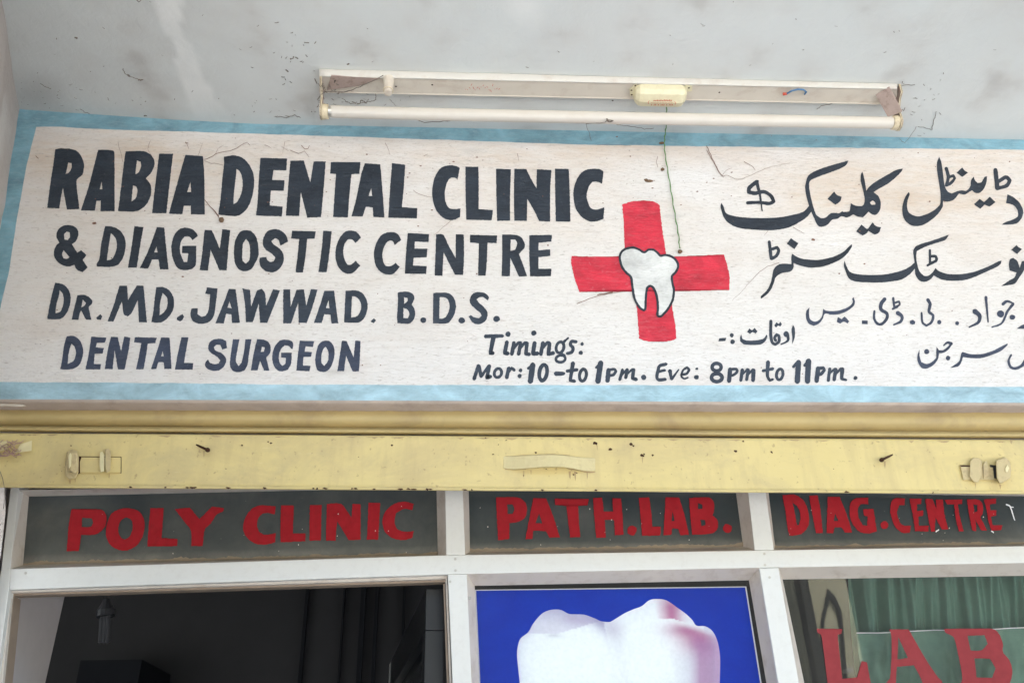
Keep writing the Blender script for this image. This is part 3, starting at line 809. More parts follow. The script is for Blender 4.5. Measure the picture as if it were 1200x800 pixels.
# --- Urdu lines
p = Paint(YT, jit=.15, ox=835, oy=180)
p.poly([(1275,65),(1250,110),(1180,148),(1080,185),(1000,215),(930,245),(908,270),(908,330),(925,420),(948,510),(975,575),(1020,605),(1060,598),(1110,560),(1170,556),(1170,612),(1120,622),(1080,665),(1020,688),(985,670),(950,600),(925,545),(890,590),(820,640),(720,690),(620,712),(540,718),(380,712),(240,695),(150,650),(108,600),(85,540),(75,490),(85,462),(105,500),(125,555),(180,580),(290,598),(470,605),(620,598),(760,572),(850,545),(905,490),(880,400),(868,320),(880,250),(900,205),(950,170),(1050,130),(1200,85)])
p.stroke([(418,262),(345,322),(340,362),(400,372),(480,358),(545,395),(575,450),(530,468),(440,458),(325,462)],34,26); p.stroke([(415,268),(445,395),(465,535)],30,10)
p.at(950,180)
p.poly([(230,556),(260,560),(298,540),(305,548),(360,542),(370,520),(375,465),(430,490),(480,490),(500,470),(505,420),(490,340),(470,260),(470,200),(483,170),(495,200),(510,270),(522,350),(540,320),(600,270),(700,210),(800,155),(865,140),(850,170),(790,230),(720,285),(640,330),(590,362),(635,400),(655,450),(655,510),(630,560),(590,575),(540,545),(520,570),(490,598),(440,590),(400,570),(340,600),(290,588),(250,612),(230,612)], [(580,440),(605,460),(605,480),(570,478),(555,458)])
p.poly([(220,355),(250,390),(292,405),(275,450),(230,480),(158,425)])
p.poly([(475,665),(525,705),(540,700),(580,645),(615,680),(660,690),(640,740),(600,757),(540,725),(520,750),(485,768),(425,730)])
p.at(1050,180)
p.poly([(405,30),(425,80),(440,180),(455,290),(480,350),(520,375),(580,350),(620,345),(660,348),(695,310),(705,250),(728,215),(740,250),(765,275),(800,270),(830,220),(855,215),(850,260),(830,320),(790,365),(750,370),(710,345),(680,365),(640,385),(590,375),(545,430),(490,450),(440,445),(437,500),(390,570),(320,630),(250,670),(180,680),(120,660),(75,610),(60,540),(65,470),(90,400),(120,360),(128,385),(110,440),(105,510),(130,560),(200,588),(280,570),(350,535),(410,480),(418,430),(415,350),(400,250),(385,160),(385,80)])
p.stroke([(470,138),(490,215),(475,295)],28); p.stroke([(490,222),(538,208),(548,235),(510,280),(470,300)],24)
p.poly([(620,130),(640,155),(675,180),(620,220),(568,180)])
p.poly([(785,425),(825,455),(880,405),(932,455),(880,497),(830,480),(790,518),(730,475)])
p.stroke([(932,152),(950,318)],36); p.stroke([(962,262),(1030,222),(1068,252),(1035,302),(945,326)],32)
p.poly([(1045,380),(1110,415),(1165,470),(1192,540),(1180,600),(1140,650),(1080,665),(990,668),(1020,645),(1090,620),(1140,590),(1145,550),(1120,500),(1080,475),(1032,465)])
p.letters(M_INK, sign)
p = Paint(YT, jit=.15, ox=880, oy=265)
p.stroke([(172,145),(190,305)],26); p.stroke([(200,215),(245,198),(260,230),(238,278),(192,306)],26)
p.poly([(375,112),(410,138),(445,160),(408,215),(337,165)])
p.poly([(385,258),(450,295),(530,312),(640,315),(760,290),(860,245),(920,190),(948,168),(945,195),(905,255),(850,305),(760,350),(660,380),(560,388),(470,372),(400,345),(398,390),(370,425),(290,440),(235,475),(215,530),(190,590),(150,640),(92,680),(95,655),(150,600),(185,530),(200,460),(215,400),(260,360),(310,352),(380,355),(378,300)])
p.at(980,265)
p.poly([(78,322),(95,370),(125,425),(200,450),(330,458),(470,450),(600,420),(680,385),(735,340),(725,280),(722,230),(745,190),(800,165),(900,135),(1000,100),(1058,80),(1020,130),(930,160),(830,195),(755,235),(750,280),(758,350),(780,420),(820,462),(860,465),(900,435),(930,392),(970,425),(1060,450),(1180,448),(1300,425),(1430,375),(1510,335),(1550,320),(1540,355),(1500,385),(1400,430),(1300,475),(1200,505),(1080,512),(990,500),(915,462),(880,500),(830,522),(780,510),(745,460),(735,400),(690,450),(610,500),(480,522),(330,528),(180,518),(120,490),(90,430),(72,370)])
p.stroke([(878,225),(880,345)],22); p.stroke([(855,368),(885,352)],20); p.stroke([(888,282),(930,284),(938,320),(888,348)],24)
p.at(1050,265)
p.poly([(1130,178),(1155,200),(1180,215),(1135,262),(1080,220)])
p.poly([(1100,295),(1140,330),(1160,390),(1180,330),(1200,325),(1215,370),(1190,430),(1150,490),(1110,540),(985,562),(1060,510),(1110,480),(1130,435),(1065,415),(1058,360),(1070,310)])
p.poly([(1215,330),(1290,300),(1420,330),(1520,280),(1500,380),(1380,420),(1260,410),(1200,385)])
p.letters(M_INK, sign)
p = Paint(YT, jit=.12, ox=935, oy=340)
p.poly([(238,172),(260,190),(340,195),(420,180),(490,145),(515,110),(508,80),(522,65),(535,110),(525,145),(470,190),(400,220),(320,230),(262,218),(245,230),(235,265),(200,310),(150,335),(100,310),(78,260),(78,200),(108,160),(105,220),(115,270),(150,292),(190,285),(225,245)])
p.poly([(375,250),(410,270),(440,245),(482,290),(465,312),(430,295),(395,312),(365,295)])
p.poly([(600,282),(655,285),(655,318),(600,316)])
p.stroke([(815,82),(782,125),(780,180),(832,215),(835,262),(790,315),(745,312),(716,265),(718,195)],32,18)
p.stroke([(893,72),(905,160)],20); p.stroke([(888,176),(935,155)],18); p.stroke([(912,118),(948,105),(953,135),(915,158)],18)
p.stroke([(935,212),(975,245),(965,292),(898,324)],36,14); p.poly([(1050,285),(1100,288),(1098,318),(1052,316)])
p.at(1050,340)
p.dot(155,300,22); p.stroke([(297,88),(320,130),(310,200),(348,238),(332,300),(285,332),(248,300),(240,210)],28,16); p.dot(405,298,20); p.dot(573,310,19)
p.stroke([(737,195),(783,240),(772,300),(685,346)],42,12); p.stroke([(843,64),(864,298)],24,12)
p.stroke([(1002,130),(1042,104),(1105,124)],28,12); p.stroke([(1098,128),(1045,200),(992,308),(900,346)],24,12); p.dot(980,220,34); p.dot(1090,252,26)
p.poly([(1130,360),(1200,320),(1300,330),(1300,362)])
p.letters(M_INK2, sign)
p = Paint(YT, jit=.12, ox=1050, oy=340)
p.poly([(1045,498),(1045,515),(980,570),(900,605),(800,635),(700,635),(628,625),(610,680),(580,715),(505,728),(560,690),(595,660),(612,590),(625,578),(700,598),(800,598),(900,570),(980,530)])
p.poly([(380,530),(400,560),(395,640),(350,700),(290,733),(240,725),(205,670),(202,610),(220,555),(222,620),(240,675),(290,690),(340,670),(375,630),(378,570)])
p.stroke([(398,575),(445,572),(490,540),(518,502)],26,18); p.stroke([(520,500),(482,490),(447,518)],26,12); p.dot(288,575,24); p.dot(488,635,22)
p.stroke([(1080,605),(1056,660),(1075,718),(1120,732),(1180,705),(1225,640)],16,30); p.stroke([(1215,440),(1222,640)],26)
p.letters(M_INK2, sign)
p = Paint(YT, jit=.12, ox=810, oy=370)
p.poly([(955,82),(972,120),(970,200),(945,268),(948,200),(940,130)])
p.dot(890,172,26); p.stroke([(905,175),(905,232),(842,267)],26,12); p.poly([(800,60),(820,75),(838,55),(850,80),(835,100),(815,90),(795,110),(778,90)])
p.stroke([(747,48),(746,180),(760,248),(788,268),(822,240),(822,190),(800,175),(782,205),(792,232)],26,24)
p.poly([(470,175),(480,215),(520,230),(620,228),(680,210),(705,175),(715,190),(700,230),(660,265),(590,272),(500,268),(460,240),(458,200)])
p.poly([(545,118),(570,135),(595,112),(622,145),(605,165),(575,150),(550,170),(525,148)]); p.dot(380,182,20); p.dot(387,245,22); p.poly([(262,210),(330,205),(320,235),(255,240)])
p.letters(M_INK3, sign)
# --- red cross and tooth
p = Paint(-.0006, jit=.4, k=1.0)
p.poly([(729.1,239.9),(738.8,236.4),(751,235.2),(765,235.9),(772.9,239.9),(774.6,256.5),(776.4,270.5),(780.4,297),(787.5,357.5),(791.9,385),(792.5,396.3),(787.5,398.8),(775,400.3),(756,399.4),(749,396.3),(745.6,357.5),(733,297),(731,262)])
p.Y = -.0009
p.poly([(669.6,300),(700,301),(740,300),(793,300.6),(848,298.2),(852,310),(855,325),(854.5,339.6),(793,341),(735,341.6),(679,342),(673,325),(669.5,308)])
p.build('red_cross', M_RED, sign)
TO = [(210,250),(225,205),(262,175),(330,160),(390,178),(438,205),(482,180),(532,184),(570,215),(592,236),(640,230),(700,247),(745,290),(758,340),(735,390),(700,430),(706,500),(718,560),(706,650),(672,720),(638,765),(595,805),(565,795),(568,720),(558,620),(530,545),(497,520),(467,542),(456,620),(450,735),(436,750),(395,720),(350,640),(328,520),(314,435),(270,395),(228,335)]
p = Paint(-.0012, jit=.1, ox=700, oy=270)
p.poly(TO); p.build('tooth_shape', M_TOOTHW, sign)
p = Paint(-.0015, jit=.16, ox=700, oy=270)
p.stroke(TO, 22, closed=True); p.build('tooth_outline', M_INK, sign)

# ================================================================= ROLLING SHUTTER
shut = thing('rolling_shutter', 'yellow painted rolling shutter pulled up just below the sign, its bottom rail showing', 'shutter', onY(600, 575, .06))
def sweep(profile, name, mat, parent, x0=-80, x1=1330, n=70, wob=.0006, **k):
    # profile rows: (y pixel at x=0, y pixel at x=1200, depth Y); swept across the opening
    v = []; f = []
    for i in range(n+1):
        px = x0 + (x1-x0)*i/n
        for j, (a, b, Y) in enumerate(profile):
            q = onY(px, a + (b-a)*px/1200, Y)
            q.z += wob*noise.noise(Vector((q.x*5, j*.01, 2)))
            q.y += wob*noise.noise(Vector((q.x*4, j*.01, 7)))
            v.append(q)
    m_ = len(profile)
    for i in range(n):
        for j in range(m_-1): f.append((i*m_+j, i*m_+j+1, (i+1)*m_+j+1, (i+1)*m_+j))
    return obj(name, v, f, mat, parent, **k)
def arc_rows(ya, yb, n, Y0, bulge):
    r = []
    for i in range(n+1):
        t = i/n
        r.append((ya[0]+(yb[0]-ya[0])*t, ya[1]+(yb[1]-ya[1])*t, Y0 - bulge*math.sin(math.pi*t)**.8))
    return r
sweep([(470, 473, .050), (474, 477, .046)] + arc_rows((474, 477), (498.5, 505.5), 12, .046, .020), 'slat', M_YEL2, shut, smooth=True)
sweep([(498.5, 505.5, .046)] + arc_rows((499, 506), (505.5, 513.5), 6, .034, .012) + [(506, 514, .044)], 'slat', M_YEL2, shut, smooth=True)
rail_prof = [(507, 515, .040), (507.2, 515.4, .022), (507.8, 516.2, .0195), (509.5, 518, .0185), (520, 528, .0185), (545, 551, .0190), (565, 573, .0185),
             (567.2, 575.2, .0175), (567.8, 575.8, .0130), (570.2, 578.0, .0122), (571.0, 578.8, .0135), (571.2, 579, .060)]
sweep(rail_prof, 'bottom_rail', M_YEL, shut)
# centre handle: a bent strap welded on
def surf(px, py, off=0.0): return onY(px, py, .0185 - off)
hv = []; hf = []
hp = [(590, 535.0, 547.8, 0), (593, 534.6, 548.8, .0005), (602, 535, 549.3, .004), (615, 534.3, 548.5, .010), (630, 533.4, 547, .014), (645, 533, 546.3, .0155), (660, 533.8, 546.6, .014), (672, 535.3, 548.5, .010), (684, 536.6, 551, .005), (694, 536.8, 551.6, .0008), (697.5, 537, 550.5, 0)]
for px, a, b, off in hp:
    hv += [surf(px, a, off), surf(px, b, off + .001), surf(px, b + .9, off - .002), surf(px, a - .9, off - .002)]
for i in range(len(hp)-1):
    a = i*4; b = a+4
    for k in range(4): hf.append((a+k, a+(k+1) % 4, b+(k+1) % 4, b+k))
hf += [(0, 3, 2, 1), (len(hv)-4, len(hv)-3, len(hv)-2, len(hv)-1)]
obj('handle', hv, hf, M_YELH, shut, bevel=.0004)
def slab(pts, off0, off1, name, mat, par, bevel=.0008):       # plate standing off the rail face
    lo = [surf(x, y, off0) for x, y in pts]; hi = [surf(x, y, off1) for x, y in pts]
    n = len(pts)
    f = [tuple(range(n-1, -1, -1)), tuple(range(n, 2*n))] + [(i, (i+1) % n, n+(i+1) % n, n+i) for i in range(n)]
    return obj(name, lo + hi, f, mat, par, bevel=bevel)
# left slide lock
slab([(92.5, 534.4), (116.5, 534.6), (142.3, 534.9), (142.3, 554.2), (140.8, 554.2), (140.8, 536), (93, 536)], -.001, .0006, 'shadow_gap_line', M_RUSTSHADE, shut, bevel=0)  # dark strips painted in as the shadow gaps round the slide bolts
slab([(92.4, 534), (95.5, 536), (93.6, 541), (93.8, 554), (91.5, 555)], -.001, .0045, 'shadow_gap_line', M_RUSTSHADE, shut, bevel=0)
slab([(1125, 544.6), (1137, 544.8), (1137, 546.6), (1126.5, 546.6)], -.001, .0036, 'shadow_gap_line', M_RUSTSHADE, shut, bevel=0)
slab([(1160, 544.4), (1167.5, 545), (1169, 561), (1165, 560), (1163.6, 547.5), (1160, 547)], -.001, .0042, 'shadow_gap_line', M_GASKETSHADE, shut, bevel=0)
lock = slab([(93, 535.5), (141.5, 535.5), (141.5, 553.5), (93, 553.5)], -.001, .0035, 'slide_bolt', M_YEL, shut)
slab([(117, 530), (120, 529), (122.5, 533), (122, 552), (118, 553), (116.5, 545)], .003, .012, 'staple', M_YELPALE, lock)
slab([(123.5, 526), (127, 525), (130, 529), (129.5, 551), (125, 554), (123, 545)], .003, .014, 'staple', M_YELOLD, lock)
lb = slab([(78.5, 529), (84, 526.5), (90.5, 528), (92.5, 536), (92, 553), (89, 560), (82, 561.5), (77, 558), (76, 545)], -.001, .009, 'lock_housing', M_YELOLD, shut, bevel=.002)
slab([(80.5, 531), (86, 528.5), (91, 531), (92, 550), (87.5, 556), (81, 552)], .008, .022, 'knob', M_YELOLD, lb, bevel=.003)
slab([(80, 534), (82.3, 530), (83.8, 533), (83, 546), (80.8, 549)], .021, .0235, 'worn_edge', M_YELPALE, lb, bevel=.0006)
slab([(77.5, 558.5), (82, 561.5), (85, 560), (83.5, 556.5), (79, 556.5)], .008, .011, 'rivet', M_YELOLD, lb)
# right slide lock (worn, mirrored)
lock = slab([(1125.5, 545.5), (1166, 546), (1166, 562), (1129, 562)], -.001, .0035, 'slide_bolt', M_YELOLD, shut)
slab([(1137, 540), (1141, 536), (1147, 536), (1151, 541), (1151, 556), (1146, 565), (1142, 565), (1136, 558)], .003, .008, 'staple', M_YELOLD, lock, bevel=.0015)
slab([(1152, 544), (1156, 539), (1158, 545), (1159, 556), (1153, 561)], .003, .006, 'staple', M_YELOLD, lock)
lb = slab([(1167, 539), (1178, 535), (1183, 540), (1185, 550), (1184, 560), (1172, 567), (1168, 560)], -.001, .018, 'lock_housing', M_YELOLD, shut, bevel=.003)
slab([(1178, 549), (1180.5, 544), (1182.5, 548), (1181, 553), (1178.5, 553)], .018, .020, 'worn_edge', M_YELPALE, lb, bevel=.0006)
# two dark carriage bolts, rust chips
for (ax, ay), (bx, by) in (((230, 520.8), (243, 526.8)), ((1046, 532.5), (1033.5, 538.5))):
    m = MB().tube([surf(ax, ay, -.001), surf((ax+bx)/2, (ay+by)/2, .004), surf(bx, by, .010)], [.0014, .002, .0024], 8)
    m.tube([surf(bx, by, .0085), surf(bx + (1 if bx > ax else -1)*.9, by + .5, .012)], [.0042, .0038], 8)
    m.build('bolt', M_RUSTSHADE, shut)
chips = [(697, 519, 2.6), (699, 520, 1.6), (715, 526, 2.1), (739.5, 520.5, 2.0), (742, 522, 1.2), (752, 533.5, 2.6), (755, 532, 1.5), (765, 533, 1.6), (862, 528.5, 2.0), (904, 529.5, 2.0),
         (871, 517, 1.0), (283.5, 521.5, 1.6), (314, 517.5, 1.4), (317.5, 519, 1.6), (459, 521, 1.7), (569, 513, 1.0), (593, 515.5, 1.2), (578, 532, 1.3), (628, 530, 1.7), (584, 521, .8), (640, 549, .8), (265, 549, .7),
         (614, 557, 1.1), (672, 556, 1.5), (676, 554, 1.0), (936, 537, .7), (977, 549, .6), (1062, 553, .8), (83, 522, .8), (72, 552, .8), (70, 545, .7), (420, 535, .6), (345, 552, .6)]
cm = Paint(.0181, jit=.6, k=1.0)
for x, y, r in chips:
    cm.poly([(x + r*random.uniform(.55, 1.1)*math.cos(a)*1.15, y + r*random.uniform(.5, 1.0)*math.sin(a)*.8) for a in [k*math.pi/4 for k in range(8)]], raw=True)
for k in range(26):                                   # nibbled rust along the lower lip
    x = random.uniform(150, 560) if k < 18 else random.uniform(0, 1200)
    cm.Y = .0119
    y = 569.6 + 7.9*x/1200; w = random.uniform(1, 4)
    cm.poly([(x-w, y+.2), (x-w*.4, y-1.1), (x+w*.5, y-.7), (x+w, y+.3), (x, y+1.2)], raw=True)
cm.build('rust_chips', M_RUSTSHADE, shut)['kind'] = 'stuff'
for o in (slab([(0.0, 472.6), (27, 473.6), (31, 475.6), (24, 476.4), (0, 475.6)], .012, .014, 'paint_sliver', M_CREAM, shut),): pass

rm = Paint(.0182, jit=.5, k=1.0)
for x, y, L, w in ((82, 562, 7, 1.2), (88, 561, 5, .8), (128, 555, 6, .8), (614, 551, 9, 1.0), (622, 551, 5, .7), (668, 552, 10, 1.3), (674, 552, 12, 1.1), (688, 553, 9, .9), (1143, 566, 7, .9), (1172, 567, 7, 1.2), (239, 528, 8, .8), (1037, 540, 9, .8), (1185, 515, 5, 2), (700, 521, 7, .6), (753, 535, 8, .6)):
    rm.poly([(x-w, y), (x+w, y), (x+w*.6, y+L*.6), (x+w*.15, y+L), (x-w*.4, y+L*.7)], raw=True)
M_RUN = simple('brown_dirt_and_shade_run', (.40, .29, .15), .7, .2, 90, .2)
rm.stroke([(592, 549.6), (603, 550.2), (616, 549.4)], 1.3, .6); rm.stroke([(664, 548.6), (673, 550), (685, 552.4), (697, 552.8)], .7, 1.5); rm.stroke([(592, 534), (612, 533.6), (640, 532.2), (668, 533.8)], .5, .8)  # dark strokes painted as shade along the handle's edges
for k_ in range(46):
    x = random.uniform(0, 1200); y = 508.6 + 8.6*x/1200; w = random.uniform(2, 9); h_ = random.uniform(.6, 2.6)
    rm.poly([(x-w, y), (x+w, y), (x+w*.5, y+h_*.6), (x+w*.1, y+h_), (x-w*.5, y+h_*.5)], raw=True)
rm.build('dirt_runs_and_handle_shade', M_RUN, shut)['kind'] = 'stuff'
# twine bundle with a tag hooked at the left end of the rail
tb = thing('twine_bundle', 'tangled pinkish twine round a torn card tag at the left end of the rail', 'twine', surf(15, 528, .01))
slab([(18, 530), (24, 520), (37.5, 515.8), (37, 528), (20, 530.2)], .004, .0052, 'card_tag', M_YELPALE, tb, bevel=0)
slab([(-6, 517), (8, 516.5), (9, 526), (-4, 530)], .004, .0052, 'card_tag', M_YELPALE, tb, bevel=0)
m = MB()
for k in range(34):
    x = random.uniform(-4, 22); y = random.uniform(515, 534) ; a = random.uniform(-.9, 1.6); L = random.uniform(6, 15)
    pts = []
    for s in range(6):
        t = s/5 - .5
        pts.append(surf(x + L*t*math.cos(a) + 2.5*math.sin(t*5+k), y + .55*L*t*math.sin(a) + 2*math.cos(t*4+k), .006 + .012*(1 - 4*t*t)*random.uniform(.4, 1)))
    m.tube(pts, .00065, 5)
m.build('twine', M_WIRE, tb)
MB().tube([surf(0, 552, .004), surf(3, 560, .005), surf(5, 570, .006), surf(5.5, 584, .003), surf(4, 596, .0)], .0005, 5).build('loose_end', M_WEB, tb)

# ================================================================= GLAZED SHOPFRONT
front = thing('glazed_shopfront', 'white aluminium shopfront frame with three dark lettered upper panes above door and windows', 'shop window', onY(540, 800, YB))
def member(loop, name, mat, d=.045, Y=YB, bevel=.0012, par=front):
    return MB().prism([onY(x, y, Y) for x, y in loop], (0, d, 0)).build(name, mat, par, bevel=bevel)
tr_top = [(-60, 668.6), (11.5, 666.2), (522.6, 650), (840, 645.3), (1320, 637.2)]
tr_bot = [(-60, 693), (11.5, 690.6), (524.6, 672.4), (840, 665.6), (1320, 657)]
member([(11.9, 666.2), (522.8, 650), (545.2, 649.7), (840, 645.3), (1320, 637.2), (1320, 657), (840, 665.6), (547, 672), (524.6, 672.5), (10.6, 690.6)], 'transom', M_ALU)
member([(521.2, 556), (541.8, 556), (545.1, 649.4), (522.9, 649.7)], 'mullion', M_ALU)
member([(524.6, 672.8), (547, 672.3), (554.4, 840), (532, 840)], 'mullion', M_ALU)
member([(874.5, 556), (894.6, 556), (907, 643.8), (884.4, 644.2)], 'mullion', M_ALU)
member([(889.8, 665.2), (912.3, 664.8), (943.5, 840), (918.6, 840)], 'mullion', M_ALU)
member([(14, 556), (23.5, 556), (12, 666), (10.3, 691), (-10, 840), (-29, 840), (1.2, 666)], 'mullion', M_ALU)
member([(1265, 556), (1290, 556), (1330, 840), (1305, 840)], 'mullion', M_ALU)

def glazing(outer, inner, mat_glass, gname, dust=.0, dep=.042, beadmats=None, attr=None, glass_d=None, sides=(0,1,2,3)):
    # outer: opening corners on the frame face (TL,TR,BR,BL); inner: glass corners, set back
    O = [onY(x, y, YB + .001) for x, y in outer]; I = [onY(x, y, YB + dep) for x, y in inner]
    for k in sides:
        a, b = k, (k+1) % 4
        v = [O[a], O[b], I[b], I[a]] + [p + Vector((0, .006, 0)) for p in (O[a], O[b], I[b], I[a])]
        c = sum(O, Vector())/4
        for q in range(4, 8):
            v[q] = v[q] + (v[q] - c)*.03
        mt = M_BEAD if beadmats is None else beadmats[k]
        obj('glazing_bead', v, [(0,1,2,3), (7,6,5,4), (0,4,5,1), (1,5,6,2), (2,6,7,3), (3,7,4,0)], mt, front)
    N1, N2 = 90, 30
    gv_, at_ = [], []
    for j in range(N2+1):
        for i in range(N1+1):
            u = i/N1; w = j/N2
            uu = -.02 + 1.04*u; ww = -.03 + 1.06*w
            q = (I[0]*(1-uu) + I[1]*uu)*(1-ww) + (I[3]*(1-uu) + I[2]*uu)*ww
            q.y = YB + dep + .001
            gv_.append(q)
            nn = noise.noise(Vector((q.x*9, q.z*9, 3)))
            d = .06 + dust + .30*w**2 + 1.3*max(0, w - .84 - .06*nn)/.14*(.6 + .6*nn) + .25*max(0, noise.noise(Vector((q.x*4, q.z*14, 6)))) + .1*nn
            at_.append((max(0, min(1, d)), 0, 0))
    gf_ = [(j*(N1+1)+i, (j+1)*(N1+1)+i, (j+1)*(N1+1)+i+1, j*(N1+1)+i+1) for j in range(N2) for i in range(N1)]
    return obj(gname, gv_, gf_, mat_glass, front, attr=at_)
pane1 = glazing([(20.6, 574), (521.9, 566), (522.9, 650), (12.6, 666.4)], [(34, 581.5), (511.5, 571), (513, 650.2), (27, 661.5)], M_PANE, 'dark_pane', dust=.13)
pane2 = glazing([(542.2, 564), (875.5, 568), (884.4, 644.4), (545.1, 649.9)], [(549.3, 573.5), (862.5, 577.5), (870.8, 639.8), (550.8, 646.3)], M_PANE, 'dark_pane')
pane3 = glazing([(895.8, 566), (1266, 566), (1275, 638.8), (906.8, 644.1)], [(900.5, 576), (1258, 582), (1266, 636.3), (908.5, 641.2)], M_PANE, 'dark_pane')
pane4 = glazing([(547, 672.1), (889.9, 665), (918.8, 840), (554.6, 840)], [(556.3, 686), (877.6, 679.5), (905, 840), (563.5, 840)], M_GLASS, 'window_pane')
pane5 = glazing([(912.4, 664.8), (1290, 657.7), (1326, 840), (943.7, 840)], [(917.2, 678.6), (1282, 673), (1318, 840), (951, 840)], M_GLASSH, 'window_pane')

YL = YB + .042 - .0008
p = Paint(YL, jit=.3, ox=70, oy=565)
p.poly([(110,250),(390,255),(435,310),(430,400),(370,470),(300,490),(200,490),(180,640),(65,645),(85,400)], [(210,330),(300,335),(315,380),(290,415),(205,420)])
p.poly([(640,240),(740,270),(790,350),(790,460),(740,570),(650,630),(570,635),(480,590),(435,500),(440,400),(480,300),(550,255)], [(620,325),(670,350),(685,420),(660,500),(610,535),(570,510),(548,440),(570,360)])
p.poly([(850,240),(975,240),(955,520),(1105,530),(1100,595),(820,600),(835,400)])
p.at(200,565)
p.poly([(40,250),(180,235),(270,345),(390,225),(500,240),(490,270),(430,300),(380,380),(320,440),(300,595),(195,595),(190,450),(130,370)])
p.poly([(985,225),(975,300),(900,285),(840,310),(810,380),(830,460),(890,490),(985,475),(980,560),(900,580),(800,575),(720,520),(680,440),(700,330),(760,250),(830,215)])
p.poly([(1035,215),(1155,215),(1145,478),(1265,478),(1262,550),(1030,560),(1030,400)])
p.at(350,565)
p.poly([(105,212),(215,212),(208,545),(100,545)]); p.poly([(265,200),(400,205),(495,330),(505,200),(580,205),(580,535),(470,540),(360,360),(345,545),(255,545)])
p.poly([(655,190),(765,190),(745,535),(640,535)])
p.poly([(1080,200),(1065,260),(980,250),(910,290),(900,380),(930,440),(1000,460),(1080,455),(1065,520),(980,540),(880,520),(810,460),(785,370),(810,280),(880,210),(980,180)])
p.letters(M_LETTER, pane1)
p = Paint(YL, jit=.3, ox=570, oy=565)
p.poly([(90,140),(280,140),(350,170),(380,240),(360,330),(290,370),(215,380),(215,530),(110,540),(100,350)], [(195,205),(245,205),(262,250),(245,295),(200,295)])
p.poly([(440,145),(560,150),(620,300),(690,515),(590,515),(560,455),(440,450),(430,530),(365,530),(400,350)], [(495,290),(525,385),(460,380)])
p.poly([(640,150),(960,155),(945,215),(860,220),(870,400),(880,510),(785,515),(760,300),(750,220),(645,210)])
p.poly([(1000,145),(1085,145),(1100,270),(1190,270),(1180,150),(1262,150),(1275,300),(1285,490),(1205,495),(1198,350),(1110,350),(1120,515),(1030,520),(1010,300)])
p.at(720,565)
p.dot(165,450,46); p.poly([(230,145),(325,140),(345,280),(355,415),(435,415),(430,495),(260,500),(245,320)])
p.poly([(480,140),(605,140),(650,280),(700,490),(620,495),(600,435),(540,430),(535,490),(460,495),(470,320)], [(545,270),(565,360),(535,365)])
p.poly([(700,145),(880,140),(930,180),(935,250),(920,310),(965,350),(970,420),(930,470),(850,485),(730,490),(715,350)], [(780,190),(825,205),(825,245),(785,250)], [(805,345),(850,355),(855,395),(815,410)])
p.dot(1060,430,42)
p.letters(M_LETTER, pane2)
p = Paint(YL, jit=.35, ox=910, oy=565)
p.poly([(55,120),(170,115),(260,180),(300,290),(300,400),(250,470),(180,495),(120,500),(100,400),(80,250)], [(150,190),(200,230),(225,320),(210,400),(190,400),(175,300)])
p.poly([(305,125),(385,120),(410,250),(435,475),(370,475),(340,320)])
p.poly([(480,135),(590,135),(650,280),(710,470),(640,470),(610,420),(545,420),(530,475),(470,475),(475,300)], [(550,290),(580,360),(535,360)])
p.poly([(860,140),(860,205),(790,200),(762,250),(775,340),(810,400),(850,405),(855,320),(820,310),(810,250),(910,248),(940,460),(860,475),(780,460),(710,380),(685,280),(695,190),(740,150)])
p.dot(1012,400,36)
p.at(1050,565)
p.poly([(85,150),(80,212),(30,212),(10,290),(40,380),(80,405),(140,405),(130,470),(60,470),(-10,410),(-50,290),(-45,190),(-10,150)])
p.poly([(125,150),(240,150),(235,200),(200,205),(195,270),(255,260),(255,310),(210,320),(215,405),(305,405),(305,460),(180,455),(160,320)])
p.poly([(275,155),(340,155),(380,250),(375,160),(440,160),(455,300),(490,440),(430,440),(370,330),(365,460),(330,460),(300,320)])
p.poly([(455,160),(620,160),(620,200),(580,205),(600,330),(635,455),(590,460),(560,330),(545,205),(480,205)])
p.poly([(665,160),(770,160),(810,200),(815,280),(790,325),(855,450),(800,450),(745,345),(755,455),(715,450),(690,320)], [(725,205),(760,210),(765,270),(735,280)])
p.poly([(825,160),(940,150),(935,200),(880,205),(885,260),(940,260),(940,310),(890,320),(905,400),(1000,400),(985,445),(900,455),(870,370),(850,260)])
p.letters(M_LETTER, pane3)
def residue(x0, y0, x1, y1, h, pane):
    top, bot_ = [], []
    n = int((x1-x0)/2.5)
    for i in range(n+1):
        t = i/n; x = x0+(x1-x0)*t; y = y0+(y1-y0)*t
        hh = h*(.75 + .5*noise.noise(Vector((x*.05, 3, h))) + .35*noise.noise(Vector((x*.3, 1, h)))) + 3.2*max(0, noise.noise(Vector((x*.035, 8, h))) - .25)
        top.append((x, y - hh)); bot_.append((x, y + 2))
    q = Paint(YL - .0002, jit=.2, k=1.0); q.poly(top + bot_[::-1], raw=True); q.build('putty_residue', M_PUTTY, pane)
residue(27, 662, 513, 650.7, 5.0, pane1); residue(550.5, 646.8, 871, 640.2, 4.6, pane2); residue(908, 641.6, 1262, 636.6, 3.6, pane3)
for pane, xa, xb, ya, yb in ((pane1, 40, 505, 590, 650), (pane2, 555, 862, 585, 640), (pane3, 915, 1195, 590, 635)):
    q = Paint(YL - .0004, jit=.2, k=1.0)
    for k in range(13):
        x = random.uniform(xa, xb); y = random.uniform(ya, yb); r = random.choice((.3, .4, .6))
        q.poly([(x + r*math.cos(s_), y + r*1.4*math.sin(s_)) for s_ in [t_*math.pi/3 for t_ in range(6)]], raw=True)
    q.build('paint_specks', M_BEAD, pane)['kind'] = 'stuff'
p = Paint(YL - .0003, jit=.2, ox=1050, oy=565)
